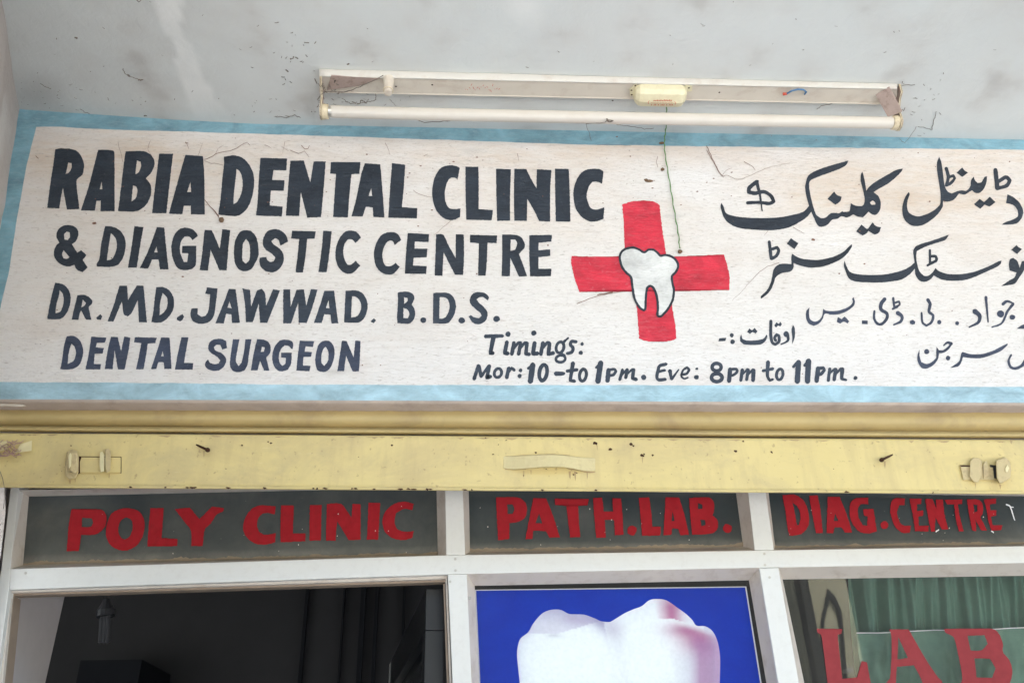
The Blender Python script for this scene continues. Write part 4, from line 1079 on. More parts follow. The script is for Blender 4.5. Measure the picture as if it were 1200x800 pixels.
p.stroke([(1035,205),(1070,225),(1112,352)],12,8); p.stroke([(1070,230),(1100,232)],9); p.stroke([(375,460),(400,445)],12); p.stroke([(895,455),(915,470)],10)
p.letters(M_WHITEEDGE, pane3, 'paint_scratch')
p = Paint(YL, jit=.2, ox=910, oy=660, k=5.714)
p.poly([(270,435),(440,438),(435,468),(408,475),(440,770),(540,760),(570,650),(605,660),(660,960),(360,960),(320,620),(300,480),(275,460)])
p.poly([(755,440),(885,440),(1000,640),(1085,765),(1110,790),(1160,960),(1010,960),(975,790),(920,680),(805,690),(800,800),(810,960),(700,960),(735,800),(760,760),(770,600),(768,480)], [(815,490),(880,630),(810,640)])
p.at(1050, 700)
p.poly([(450,290),(900,290),(960,330),(1000,420),(1005,510),(1060,580),(1090,680),(1070,790),(1000,870),(560,880),(620,760),(580,520),(540,370),(470,330)], [(670,355),(830,350),(860,430),(800,490),(700,495)], [(735,565),(880,570),(935,660),(900,750),(755,745)])
p.letters(M_LETTERB, pane5)

for x, y in ((533.5, 654.5), (533.8, 668), (895.8, 648.5), (896.6, 661.5), (30, 671), (527.5, 681), (550.5, 700), (902, 676)):
    c_ = onY(x, y, YB - .0008)
    MB().tube([c_, c_ + Vector((0, .004, 0))], .0024, 10).build('screw', M_METAL, front)
# door trim under the transom (door bay), two thin brown strips and jamb strips
for k, (a, b, Y) in enumerate(((691.2, 694.0, .012), (694.6, 697.6, .020))):
    member([(10 + 2*k, a + .3), (524, a - 18.4), (522.5, b - 16.2), (14, b)], 'door_head_trim', M_BROWNF if k else M_BEAD, d=.02, Y=YB + Y, bevel=.0006)
member([(10.4, 694), (13.2, 696), (-1, 840), (-7, 840)], 'door_jamb_trim', M_BEAD, d=.02, Y=YB + .012, bevel=.0006)
member([(14.2, 697), (16.2, 698), (1.6, 840), (-.5, 840)], 'door_jamb_trim', M_BROWNF, d=.03, Y=YB + .02, bevel=.0006)
member([(519.4, 684), (521.4, 683), (528, 840), (525.2, 840)], 'door_jamb_trim', M_BROWNF, d=.03, Y=YB + .02, bevel=.0006)
member([(521.8, 676), (524, 673), (531, 840), (528.5, 840)], 'door_jamb_trim', M_BEAD, d=.02, Y=YB + .012, bevel=.0006)

# masonry pier strip at the far left beside the frame
pier = MB().prism([onY(x, y, .13) for x, y in ((-70, 540), (5, 540), (6.5, 600), (1, 650), (-10, 700), (-40, 850), (-120, 850))], (-.25, .33, 0)).build('wall_pier', M_SIDE)
tag(pier, 'narrow strip of pinkish plaster pier left of the white shopfront frame, under the yellow rail', 'wall')

# ================================================================= POSTER
poster = thing('tooth_poster', 'blue poster of a big white tooth with a pink side, taped inside the middle window', 'poster', onY(725, 800, YG + .006))
YP = YG + .007
member([(556.2, 690.6), (874.6, 686.6), (900.5, 850), (563, 850)], 'paper_edge', M_WHITEEDGE, d=.0006, Y=YP + .001, bevel=0, par=poster)
N1, N2 = 90, 60; P4 = [onY(*q, YP) for q in ((558, 691.6), (873.2, 687.8), (898.8, 850), (565.2, 850))]
bv, ba = [], []
for j in range(N2+1):
    for i in range(N1+1):
        u, w = i/N1, j/N2
        bv.append((P4[0]*(1-u)+P4[1]*u)*(1-w) + (P4[3]*(1-u)+P4[2]*u)*w)
        n = noise.noise(Vector((i*.12, j*.12, 0)))
        ba.append((.0, .036 + .006*n, .44 + .03*n))
obj('printed_background', bv, [(j*(N1+1)+i, (j+1)*(N1+1)+i, (j+1)*(N1+1)+i+1, j*(N1+1)+i+1) for j in range(N2) for i in range(N1)], M_POSTER, poster, attr=ba)
TP = [(612,860),(609,800),(606,769.6),(606.6,757.8),(610,747.7),(619.3,740),(624.4,730.8),(634.5,719),(644.6,714.3),(656.4,714),(666.5,718.7),(675,719.2),(685,719.8),(696.9,724),(704.5,727.4),(713.8,728.3),(716.7,727.4),(732,718),(742,713.5),(752,709.7),(760.6,703),(769,701.3),(781,703),(794.4,712),(804,719),(811,725.7),(816.3,732.5),(826.4,733.3),(834.9,739),(840.8,751),(843.8,769.6),(843.3,800),(840,860)]
loop = [q/8 for q in smooth_loop([(x*8, y*8) for x, y in TP], corner=60)]
from mathutils.geometry import intersect_point_line
def inside(p, L):
    c = False; j = len(L)-1
    for i in range(len(L)):
        if (L[i].y > p.y) != (L[j].y > p.y) and p.x < (L[j].x-L[i].x)*(p.y-L[i].y)/(L[j].y-L[i].y)+L[i].x: c = not c
        j = i
    return c
def dl(p, L, n=None):
    return min((p - intersect_point_line(p, L[i], L[i+1])[0].to_2d()).length if 0 <= intersect_point_line(p, L[i], L[i+1])[1] <= 1 else min((p-L[i]).length, (p-L[i+1]).length) for i in range(len(L)-1))
pts = list(loop)
step = 1.45
yy = 702.0
while yy < 858:
    xx = 606.0
    while xx < 844:
        q = Vector((xx + random.uniform(-.3, .3), yy + random.uniform(-.3, .3)))
        if inside(q, loop): pts.append(q)
        xx += step
    yy += step
edges = [(i, (i+1) % len(loop)) for i in range(len(loop))]
res = delaunay_2d_cdt(pts, edges, [], 1, 1e-4)
rearL = [Vector(v) for v in ((619,741),(632,738.5),(650,743.5),(668,737),(690,730),(700,727.5))]
rearR = [Vector(v) for v in ((764,725),(778,724.5),(795,727),(808,733),(816,733.5))]
groove = [Vector(v) for v in ((704,728),(715,737),(722,748),(728,768),(735,800),(740,860))]
tv, ta = [], []
def lerp3(a, b, t): t = max(0, min(1, t)); return tuple(a[i]*(1-t)+b[i]*t for i in range(3))
def g2(q, cx, cy, sx, sy): return math.exp(-((q.x-cx)/sx)**2 - ((q.y-cy)/sy)**2)
for q in res[0]:
    col = (.90, .95, .96)
    left_y = 743 - (q.x - 650)*.30 if q.x > 650 else 742
    if q.x < 704 and q.y < left_y: col = lerp3((.55, .55, .68), (.74, .75, .83), (q.y - 712)/24 + (660-q.x)/90)
    d = dl(q, rearL)
    if q.y > left_y: col = lerp3(col, (.42, .42, .52), .45*g2(q, 649, 744, 8, 2.2))
    col = lerp3(col, (.52, .44, .60), .55*g2(q, 684, 727, 16, 5) + .35*g2(q, 668, 724, 9, 5))
    dg = dl(q, groove); side = q.x - (704 + (q.y-728)*.26)
    col = lerp3(col, (.46, .44, .60), .85*math.exp(-((dg)/9)**2)*(1 if side < 3 else .35)*max(.25, 1 - (q.y-735)/45))
    col = lerp3(col, (.60, .56, .68), .5*g2(q, 720, 736, 11, 10))
    # pink stain on the rear right cusp and down the right side
    in_rear = q.y < 724.8 + max(0, q.x-790)*.32
    if in_rear: col = lerp3(col, (.52, .19, .35), .95*max(0, min(1, (q.x-766-(q.y-703)*.15)/17))*math.exp(-(max(0, q.x-787)/12)**2 - (max(0, 712-q.y)/13)**2))
    else:
        fy = max(0, min(1, (q.y - 724.8 - max(0, q.x-790)*.32)/7))**.7
        col = lerp3(col, (.50, .20, .36), fy*(.95*g2(q, 822, 751, 23, 16) + .7*g2(q, 800, 737, 20, 9)))
        band_ = max(0, min(1, (q.x - 806 + max(0, 760-q.y)*.3)/14))*max(0, min(1, (q.y-742)/14))
        col = lerp3(col, (.46, .26, .46), .85*band_)
        col = lerp3(col, (.62, .62, .74), .5*max(0, min(1, (q.x-785)/25))*max(0, min(1, (q.y-750)/20))*(1-band_))
    edge = dl(q, loop) if (q.x < 625 or q.x > 825) else 99
    col = lerp3(col, (.62, .63, .76), .55*math.exp(-edge/4.5))
    if q.x > 838: col = lerp3(col, (.62, .42, .62), .6)
    tv.append(onY(q.x, q.y, YP - .0006)); ta.append(col)
tf = [tuple(f) for f in res[2]]
obj('printed_tooth', tv, tf, M_POSTER, poster, attr=ta)

# ================================================================= BEHIND THE GLASS
def hplane(pts, Y, name, mat, par=None, d=.01): return MB().prism([onY(x, y, Y) for x, y in pts], (0, d, 0)).build(name, mat, par)
# green curtain with folds
YC = YG + .10
curt = thing('green_curtain', 'green cloth curtain hanging in loose folds behind the laboratory window at the right', 'curtain', onY(1100, 800, YC))
NXc, NZc = 420, 26
v = []; f = []
tl, trr, br, bl = onY(995.5, 668, YC), onY(1330, 660, YC), onY(1350, 870, YC), onY(1015, 870, YC)
for j in range(NZc+1):
    for i in range(NXc+1):
        u, w = i/NXc, j/NZc
        q = (tl*(1-u)+trr*u)*(1-w) + (bl*(1-u)+br*u)*w
        s = u*46 + .9*math.sin(u*11) + w*1.1*math.sin(u*7)
        q.y += .011*math.sin(s*1.6) + .009*abs(math.sin(s*2.3 + 1)) + .022*noise.noise(Vector((u*22 + w*.8, w*.7, 0))) + .008*noise.noise(Vector((u*70, w*1.5, 4)))
        v.append(q)
f = [(j*(NXc+1)+i, (j+1)*(NXc+1)+i, (j+1)*(NXc+1)+i+1, j*(NXc+1)+i+1) for j in range(NZc) for i in range(NXc)]
obj('cloth', v, f, M_CURT, curt, smooth=True)
v = []; f = []
YN = YC - .04
tl, trr, br, bl = onY(1004.5, 741.5, YN), onY(1330, 732, YN), onY(1350, 870, YN), onY(1017, 870, YN)
for j in range(NZc+1):
    for i in range(NXc+1):
        u, w = i/NXc, j/NZc
        q = (tl*(1-u)+trr*u)*(1-w) + (bl*(1-u)+br*u)*w
        s = u*33 + 1.3*math.sin(u*9)
        q.y += (.006*math.sin(s*1.7) + .010*noise.noise(Vector((u*16, w*3, 5))) + .006*noise.noise(Vector((u*40, w*8, 2))))*min(1, w*6)
        q.z += .004*noise.noise(Vector((u*14, 0, 9)))*(1-w)
        v.append(q)
obj('reflection_panel', v, [(j*(NXc+1)+i, (j+1)*(NXc+1)+i, (j+1)*(NXc+1)+i+1, j*(NXc+1)+i+1) for j in range(NZc) for i in range(NXc)], M_REFLHEM, curt, smooth=True)  # added pale sheet imitating the street's reflection below the string
m = MB().tube([onY(1004 + k*30, 741.2 - k*.86 + .8*math.sin(k*1.7), YN - .006) for k in range(12)], .0011, 6)
m.build('curtain_string', M_WHITEEDGE, curt)
MB().tube([onY(994.5, 670, YC - .015), onY(1000, 705, YC - .016), onY(1006, 745, YC - .02), onY(1013, 800, YC - .018), onY(1018, 860, YC - .018)], .0016, 6).build('curtain_hem', M_REFLHEM, curt)

# inside: pale partition to the left of the doorway, dark room behind
xw = onY(13.5, 697, YG + .02).x
dd = ray(76, 697); tt = (xw - EYE.x)/dd.x; yend = (EYE + dd*tt).y
part = thing('inner_wall', 'grey beige plaster side wall just inside the open doorway at the left', 'wall', (xw, .4, 0))
MB().box((xw - .12, YG + .03, .17), (xw, yend, zc - .27)).build('plaster', M_ROOMWALL, part)
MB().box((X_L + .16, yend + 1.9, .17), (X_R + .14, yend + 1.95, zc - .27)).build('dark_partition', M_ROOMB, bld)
hd = lambda px: onY(px, 740, yend + 1.88).x
for px, w in ((355, .012), (421, .02), (438, .014), (471, .01), (400, .006)):
    MB().box((hd(px), yend + 1.86, .2), (hd(px) + w, yend + 1.899, zc - .3)).build('batten', M_ROOM, bld)
cab = MB().box((hd(145), yend + 1.5, .17), (hd(208), yend + 1.88, onY(170, 772, yend + 1.5).z)).build('cupboard', M_ROOM)
tag(cab, 'dark low cupboard standing in the unlit room behind the doorway', 'cupboard')
# hanging twin tube lamp in the room
YH = yend + .35
lamp = thing('hanging_lamp', 'unlit twin tube lamp hanging from a dark cord inside the doorway', 'lamp', onY(123, 755, YH))
MB().tube([onY(124, 640, YH), onY(124.5, 708, YH)], .004, 6).build('cord', M_GASKETSHADE, lamp)
M_LAMPCAP = simple('dull_lamp_cap', (.035, .035, .037), .5, .1, 50)
M_LAMPTUBE = simple('unlit_lamp_tube', (.06, .06, .063), .35, .05, 50)
MB().tube([onY(125, 702, YH), onY(124.8, 708, YH), onY(124.3, 715, YH), onY(124, 722, YH)], [.008, .014, .022, .022], 14).build('lamp_cap', M_LAMPCAP, lamp)
for dx in (-4.6, -.6, 3.2):
    MB().tube([onY(124 + dx, 721, YH), onY(122.4 + dx, 752, YH), onY(122.3 + dx, 753.5, YH)], [.0058, .0058, .003], 10).build('lamp_tube', M_LAMPTUBE, lamp)
# the door leaf, swung inwards, hinged on the middle post
hz = onY(521, 690, YB + .05)
far = onplane(471, 778, hz, Vector((0, 0, 1)))
dvec = (far - hz); DW = dvec.length; dn_ = dvec.normalized(); up = Vector((0, 0, 1)); th = Vector((-dn_.y, dn_.x, 0)) * .035
door = thing('open_door', 'aluminium framed glass door swung inwards from the middle post of the shopfront', 'door', (hz.x, hz.y, .17))
def dbox(u0, u1, z0, z1, name, mat, par, o=0.0, t=1.0):
    a = hz + dn_*u0; b = hz + dn_*u1
    lp = [Vector((a.x, a.y, z0)), Vector((b.x, b.y, z0)), Vector((b.x, b.y, z1)), Vector((a.x, a.y, z1))]
    lp = [q + th*o for q in lp]
    return MB().prism(lp, th*t).build(name, mat, par, bevel=.001)
dbox(0, DW - .056, hz.z - .075, hz.z, 'top_rail', M_DOORDARK, door)
dbox(DW - .055, DW, .19, hz.z, 'stile', M_DOORALU, door)
dbox(0, .045, .19, hz.z - .076, 'stile', M_DOORDARK, door)
dbox(.046, DW - .056, .19, .30, 'bottom_rail', M_DOORALU, door)
dbox(.046, DW - .056, .301, hz.z - .077, 'door_pane', M_GREYGLASS, door, .4, .12)
dbox(DW - .18, DW - .06, 1.78, 1.90, 'paper_notice', M_LAMPTUBE, door, .36, .02)

# ================================================================= TUBE LIGHT ON THE CEILING
mw = MB()
fx = thing('tube_light', 'old cream fluorescent light with bare unlit tube on the ceiling above the sign', 'lamp', onceil(715, 110))
H1 = .021
def cpt(px, py, drop): return onceil(px, py, drop)
L0, R0 = (374.2, 80.8), (1051.5, 98.6)
# channel: sloping bright front edge and flat underside
def chan(name, rows, mat, x0=0.0, x1=1.0, n=60, par=fx, wob=.0004):
    v = []; f = []
    for i in range(n+1):
        t = x0 + (x1-x0)*i/n
        for (yl, yr, drop) in rows:
            px = L0[0] + (R0[0]-L0[0])*t
            q = cpt(px, yl + (yr-yl)*t, drop); q.z += wob*noise.noise(Vector((q.x*6, 0, drop*50)))
            v.append(q)
    k = len(rows)
    for i in range(n):
        for j in range(k-1): f.append((i*k+j, i*k+j+1, (i+1)*k+j+1, (i+1)*k+j))
    f.append(tuple(range(k-1, -1, -1))); f.append(tuple(n*k+j for j in range(k)))
    return obj(name, v, f, mat, par)
body = chan('batten', [(81.2, 98.6, .0005), (81.4, 98.8, .008), (88.6, 103.8, .019), (89.8, 104.6, .0205), (91.0, 105.8, .0185), (107.0, 121.6, .0165), (108.6, 123.0, .0175), (108.8, 123.2, .0005)], M_CREAM)
chan('front_edge', [(81.0, 98.2, .0012), (81.2, 98.4, .0088), (88.6, 103.6, .0197), (89.6, 104.4, .0212), (90.4, 105.2, .0200)], M_CREAML)
def tp(px, py, drop=.070): return onceil(px, py, drop)
MB().tube([tp(388.5, 131), tp(500, 133.9), tp(715, 138.2), tp(880, 141.2), tp(1044.5, 144.0)], .0130, 20).build('fluorescent_tube', M_TUBE, fx)
for o in (fx.children[-1],):
    for q in o.data.polygons: q.use_smooth = len(q.vertices) == 4
MB().tube([tp(383.0, 130.9), tp(388.6, 131.0)], .0118, 18).build('end_cap', M_METAL, fx)
MB().tube([tp(1044.4, 144.0), tp(1049.5, 144.1)], .0118, 18).build('end_cap', M_METAL, fx)
# end brackets: curved plates from batten to tube, in the plane across the batten
def bracket(xpix_top, ytop, xpix_tube, ytube, sgn):
    A = cpt(xpix_top, ytop, .001); T = tp(xpix_tube, ytube)
    x = (A.x + T.x)/2
    yf, zt = A.y, A.z
    ty, tz = T.y, T.z
    pr_ = [(yf - .001, zt), (yf, zt - .022), (yf + (ty-yf)*.30, zt - .030), (yf + (ty-yf)*.62, zt - .048), (ty - .018, tz + .004), (ty - .017, tz - .010), (ty - .008, tz - .018), (ty + .006, tz - .018), (ty + .015, tz - .008),
           (ty + .015, tz + .012), (ty + .004, tz + .030), (yf + (ty-yf)*.75, zt - .012), (yf + (ty-yf)*.7, zt)]
    br_ = MB().prism([Vector((x, y, z)) for y, z in pr_], (sgn*.003, 0, 0)).build('end_bracket', M_BRACKIN, fx, bevel=.0006)
    # flange: bent rim along the front/bottom edge
    rim = MB(); w = .004
    pp = [Vector((x + sgn*.003, y, z)) for y, z in pr_[:9]]
    for i in range(len(pp)-1):
        a, b = pp[i], pp[i+1]; n_ = Vector((0, (b-a).z, -(b-a).y)).normalized() * -.0015
        rim.prism([a, b, b + Vector((-sgn*w, 0, 0)), a + Vector((-sgn*w, 0, 0))], n_)
    rim.build('rim', M_BRACK, br_)
    hold = MB().tube([Vector((x - sgn*.001, ty, tz)), Vector((x - sgn*.013, ty, tz))], [.0165, .0150], 18).build('lamp_holder', M_BRACK, fx, bevel=.001)
    return x
bracket(375.5, 81.5, 379.5, 131, -1)
bracket(1050, 98.8, 1055.5, 144.2, 1)
v_ = [cpt(1026, 111.5, .0195), cpt(1041.5, 101.8, .0195), tp(1057, 131, .062), tp(1040.5, 137.5, .058)]
MB().prism([q for q in v_], (.0015, 0, .0015)).build('bent_tab', M_BRACKIN, fx)
MB().prism([cpt(*q, .0212) for q in ((383, 106), (388, 89), (446, 92), (436, 96), (421, 101))], (0, 0, .003)).build('brown_patch', M_BRACKIN, fx)  # flat brown triangle under the left end of the batten
for k_ in range(26):
    lx = random.gauss(379, 3.5); ly = random.uniform(100, 138)
    if k_ > 12: lx = random.gauss(392, 10); ly = random.gauss(101, 4)
    if k_ > 20: lx = random.gauss(1052, 4); ly = random.uniform(120, 150)
    mw.tube([cpt(lx, ly, .035), cpt(lx + random.uniform(-3, 3), ly + random.uniform(-3, 3), .045), cpt(lx + random.uniform(-5, 5), ly + random.uniform(-4, 4), .04)], random.uniform(.0004, .0013), 4)
# starter
s0 = cpt(455, 93, .020); 
MB().tube([s0, s0 + Vector((.001, 0, -.006)), s0 + Vector((.001, .002, -.030)), s0 + Vector((.001, .002, -.031)), s0 + Vector((.001, .002, -.038))], [.0125, .0110, .0100, .0085, .0080], 16).build('starter', M_CREAM, fx)
MB().tube([s0 + Vector((.001, .002, -.0285)), s0 + Vector((.001, .002, -.0305))], [.0106, .0106], 16).build('starter_ring', M_BRACK, fx)
# ballast
b0 = [(745.5, 98.2), (805.5, 99.8), (805.8, 112), (802, 124), (797, 126.6), (753, 125.4), (748, 122.5), (745.6, 112)]
bl_ = cpt(745.5, 98.4, .020); br2 = cpt(805.5, 99.9, .020)
prof = [(0, 0), (-.001, -.014), (.004, -.024), (.022, -.030), (.038, -.026), (.043, -.014), (.043, 0)]
v = []; f = []; NB = 14
for i in range(NB+1):
    t = i/NB; q = bl_.lerp(br2, t)
    e = 1 - .35*max(0, 1 - t/.12)**2 - .35*max(0, (t-.88)/.12)**2
    for y, z in prof: v.append(q + Vector((0, .021 + (y-.021)*e, z*e)))
k = len(prof)
for i in range(NB):
    for j in range(k-1): f.append((i*k+j, i*k+j+1, (i+1)*k+j+1, (i+1)*k+j))
f.append(tuple(range(k-1, -1, -1))); f.append(tuple(NB*k+j for j in range(k)))
bal = obj('ballast', v, f, M_CHOKE, fx, bevel=.0012)
for a, b, c, d in (((737.5, 104), (746, 98), (750, 110), (738.5, 112.5)), ((803, 99.5), (811, 100.3), (811, 106.5), (804, 107.5))):
    MB().prism([cpt(*a, .0215), cpt(*b, .0215), cpt(*c, .0215), cpt(*d, .0215)], (0, 0, -.0012)).build('mounting_ear', M_CHOKE, bal)
hm = None
def blob(px, py, drop, r, m_):
    c = cpt(px, py, drop)
    m_.add([c + Vector((r*math.cos(a*math.pi/4), r*.9*math.sin(a*math.pi/4), 0)) for a in range(8)], [tuple(range(7, -1, -1))])
for px, py, dr in ((744.5, 100.5, .0232), (740, 106, .0232), (740.3, 111.3, .0232), (807.3, 103.3, .0232), (464, 101.5, .0178), (506.5, 99.6, .0180), (843, 108.5, .0178), (394, 97.5, .0178), (718, 118, .0178)):
    hm = MB(); blob(px, py, dr, .0022, hm); hm.build('screw_hole', M_RUSTSHADE, fx)
# printed marks on the ballast: three rows of small red characters between brackets
m = MB()
def bp(px, py, o=.0006):
    # point on the ballast underside / front
    q = onceil(px, py, .020 + .030); return q
bz = ceil_z(bl_.x, .020) - .0306
def onz(px, py, z):
    d = ray(px, py); return EYE + d*((z-EYE.z)/d.z)
def pstroke(pts, w, m_):
    P_ = [onz(x, y, bz) for x, y in pts]
    for a, b in zip(P_, P_[1:]):
        t = (b-a).normalized(); n_ = Vector((-t.y, t.x, 0))*w/2
        m_.add([a-n_, b-n_, b+n_, a+n_], [(0, 3, 2, 1)])
x = 766
while x < 786.5:
    h_ = random.uniform(1.5, 2.3); pstroke([(x, 119), (x + .5, 119 - h_), (x + 1.2, 119 - h_*.3)], .0012, m); x += 2.0
x = 763
while x < 789:
    pstroke([(x, 121.3), (x + random.uniform(.5, 1.1), 120.2)], .0008, m); x += 1.8
x = 763
while x < 788:
    pstroke([(x, 124), (x + .3, 122.3), (x+1, 123.6)], .0008, m); x += random.choice((1.7, 1.7, 3.2))
pstroke([(761, 118), (759.5, 120), (760, 122)], .0010, m); pstroke([(790.5, 119), (792, 121), (791, 123)], .0010, m)
m.build('printed_text', M_REDPRINT, bal)
m = MB()
pstroke([(772, 99.5), (772.6, 103)], .0010, m); pstroke([(776, 99.5), (776.6, 103.5), (774, 103.5)], .0010, m); pstroke([(779, 99.5), (779, 103)], .0010, m)
for vv in m.v: vv.z = ceil_z(vv.x, .020) - .0310
# blue wire loop and red joint, red scribble on the batten
w0 = [cpt(917.5, 110.4, .0195), cpt(922, 110, .022), cpt(928, 106.5, .026), cpt(935, 104.8, .028), cpt(941.5, 105.2, .026), cpt(944.8, 108, .023), cpt(943, 110.6, .020)]
MB().tube(w0[1:], .0019, 8).build('blue_wire', M_BLUEPL, fx)
MB().tube([cpt(917.5, 110.6, .020), cpt(922.5, 110, .022)], [.0032, .0024], 8).build('wire_joint', M_REDPRINT, fx)
m = MB(); zb = ceil_z(0) - .0185
for (x, y) in [(545 + k*2.3, 103 + .05*k + random.uniform(-2.5, 2)) for k in range(18)]:
    a = cpt(x, y, .0185); b = cpt(x + random.uniform(.4, 1.8), y + random.uniform(-3, 3), .0185)
    t = (b-a).normalized(); n_ = Vector((-t.y, t.x, 0))*.0005
    m.add([a-n_, b-n_, b+n_, a+n_], [(0, 3, 2, 1)])
m.build('chalk_mark', M_REDPRINT, body)

# ================================================================= STRING, ROOTLETS, COBWEBS
st = thing('green_string', 'green twine hanging over the sign, ending in a knot beside the red cross', 'string', onY(797, 295, -.004))
sp = [cpt(781, 126, .05), cpt(781, 139, .03), onY(780.5, 150, -.03), onY(779, 160, -.012), onY(778.5, 168, -.006), onY(779, 178, -.005), onY(782, 197, -.005), onY(785.5, 218, -.005), onY(789, 240, -.005), onY(792.5, 260, -.005), onY(795.5, 277, -.005), onY(796.4, 291, -.005)]
ws = []
for i in range(len(sp)-1):
    for s in range(4): ws.append(sp[i].lerp(sp[i+1], s/4))
ws.append(sp[-1])
ws = [q + Vector((.0009*math.sin(i*1.9), 0, 0)) for i, q in enumerate(ws)]
MB().tube(ws, [.0012 + .0003*math.sin(i*2.3) for i in range(len(ws))], 7).build('twine', M_STRING, st)
def lump(c, r, name, mat, par, sq=(1, .7, 1)):
    bm = bmesh.new(); bmesh.ops.create_icosphere(bm, subdivisions=2, radius=r)
    vv = [c + Vector((p_.co.x*sq[0], p_.co.y*sq[1], p_.co.z*sq[2]))*(1 + .35*noise.noise(p_.co/r*1.3 + c*9)) for p_ in bm.verts]
    ff = [tuple(q.index for q in f_.verts) for f_ in bm.faces]; bm.free()
    return obj(name, vv, ff, mat, par)
lump(onY(797, 294.8, -.005), .0052, 'knot', M_KNOT, st)
lump(onY(775.5, 167.5, -.006), .0042, 'snag', M_KNOT, st, (1.5, .7, .6))
lump(onY(776.5, 198.5, -.004), .0045, 'snag', M_KNOT, st, (.9, .6, 1.0))
def taper(pts, w0_, w1_, m_, Y=-.002):
    w0_ *= .8; w1_ *= .8
    P_ = []
    for i in range(len(pts)-1):
        n = max(2, int(math.hypot(pts[i+1][0]-pts[i][0], pts[i+1][1]-pts[i][1])/4))
        for s in range(n):
            t = s/n; x = pts[i][0]+(pts[i+1][0]-pts[i][0])*t; y = pts[i][1]+(pts[i+1][1]-pts[i][1])*t
            P_.append(onY(x + .8*noise.noise(Vector((x*.3, y*.3, 1))), y + .8*noise.noise(Vector((x*.3, y*.3, 6))), Y - .0008*random.random()))
    P_.append(onY(*pts[-1], Y))
    n = len(P_); m_.tube(P_, [w0_ + (w1_-w0_)*i/(n-1) for i in range(n)], 5)
V8 = lambda ox, oy, L: [(ox + a/8, oy + b/8) for a, b in L]
m = MB()
taper([(828,176),(836,190),(843,203),(846,206),(852,205),(862,210),(870,210),(885,203),(897,198),(905,195),(926,191)], .0007, .0003, m)
taper([(828,171),(833,182),(842,200),(848,208)], .0010, .0005, m)
taper(V8(835,180,[(295,75),(330,95),(375,120),(400,155)]), .0006, .0006, m)
taper([(846,206),(852,199),(858,197)], .0005, .0003, m)
taper(V8(835,180,[(755,690),(800,715),(860,752)]), .0007, .0003, m); taper(V8(835,180,[(520,722),(485,765)]), .0005, .0003, m)
taper(V8(190,165,[(395,175),(440,165),(500,125),(560,105),(640,95),(690,75),(740,40),(790,15),(825,45)]), .0007, .0005, m)
taper(V8(190,165,[(500,125),(520,75),(580,40)]), .0004, .0002, m)
taper(V8(190,165,[(395,190),(460,210),(520,218),(570,230)]), .0005, .0005, m)
taper(V8(190,165,[(340,135),(352,95),(380,20)]), .0004, .0002, m)
taper(V8(190,165,[(218,10),(235,40),(248,75)]), .0008, .0004, m); taper(V8(190,165,[(215,22),(245,18)]), .001, .0005, m)
taper(V8(190,165,[(960,40),(1000,50),(1025,75)]), .0006, .0003, m)
taper(V8(190,165,[(1150,10),(1140,60),(1130,120)]), .0004, .0002, m)
taper(V8(190,165,[(400,555),(450,620),(500,670),(530,710)]), .0008, .0016, m)
taper(V8(330,170,[(185,5),(215,38),(250,30),(262,5)]), .0009, .0005, m)
taper(V8(330,170,[(970,-20),(1000,40),(1012,90)]), .0006, .0003, m)
taper(V8(470,180,[(115,345),(160,375),(220,398),(295,410)]), .0006, .0004, m)
taper(V8(470,180,[(470,630),(390,690),(345,735),(310,760)]), .0005, .0003, m)
taper(V8(470,180,[(1090,0),(1105,70)]), .0006, .0003, m); taper(V8(470,180,[(210,25),(250,5)]), .0006, .0003, m)
taper([(676,356),(690,350),(700,347),(712,344.5),(730,341.5)], .0008, .0004, m); taper([(700,345.5),(712,343.5),(718,342.5)], .0013, .0013, m)
taper([(881,328),(890,318),(900,312),(913,308)], .0004, .0006, m); taper([(858,352),(870,341),(881,328)], .0002, .0004, m)
taper([(771,183),(769,190),(771,196)], .0005, .0005, m); taper([(42,183),(45,186)], .001, .0006, m); taper([(138,167),(141,178),(144,190)], .0004, .0003, m)
taper([(176,165),(173,175),(178,183)], .0004, .0003, m); taper([(340,176),(350,180),(357,177),(362,184)], .0006, .0005, m); taper([(330,172),(338,177)], .0005, .0003, m)
taper([(700,170),(720,169.5),(740,171)], .0004, .0003, m)
rt = m.build('dried_rootlets', M_ROOT)
tag(rt, 'thin reddish dried rootlets and insect trails clinging to the white painted sign', 'rootlets', kind='stuff')
dl_ = MB()
mud = thing('mud_lump', 'small brown mud blob at the end of a rootlet, under the first line of lettering', 'mud nest', onY(260, 259, -.004))
lump(onY(259.6, 257.8, -.003), .0058, 'mud', M_KNOT, mud, (.9, .7, 1.1))
mud2 = thing('mud_lump', 'dark smear of mud on the sign just left of the green string', 'mud nest', onY(760, 212, -.003))
lump(onY(760.5, 212.3, -.001), .0062, 'mud', M_KNOT, mud2, (1.5, .5, .55)); lump(onY(757, 210.8, -.001), .0045, 'mud', M_KNOT, mud2, (1, .5, .7))
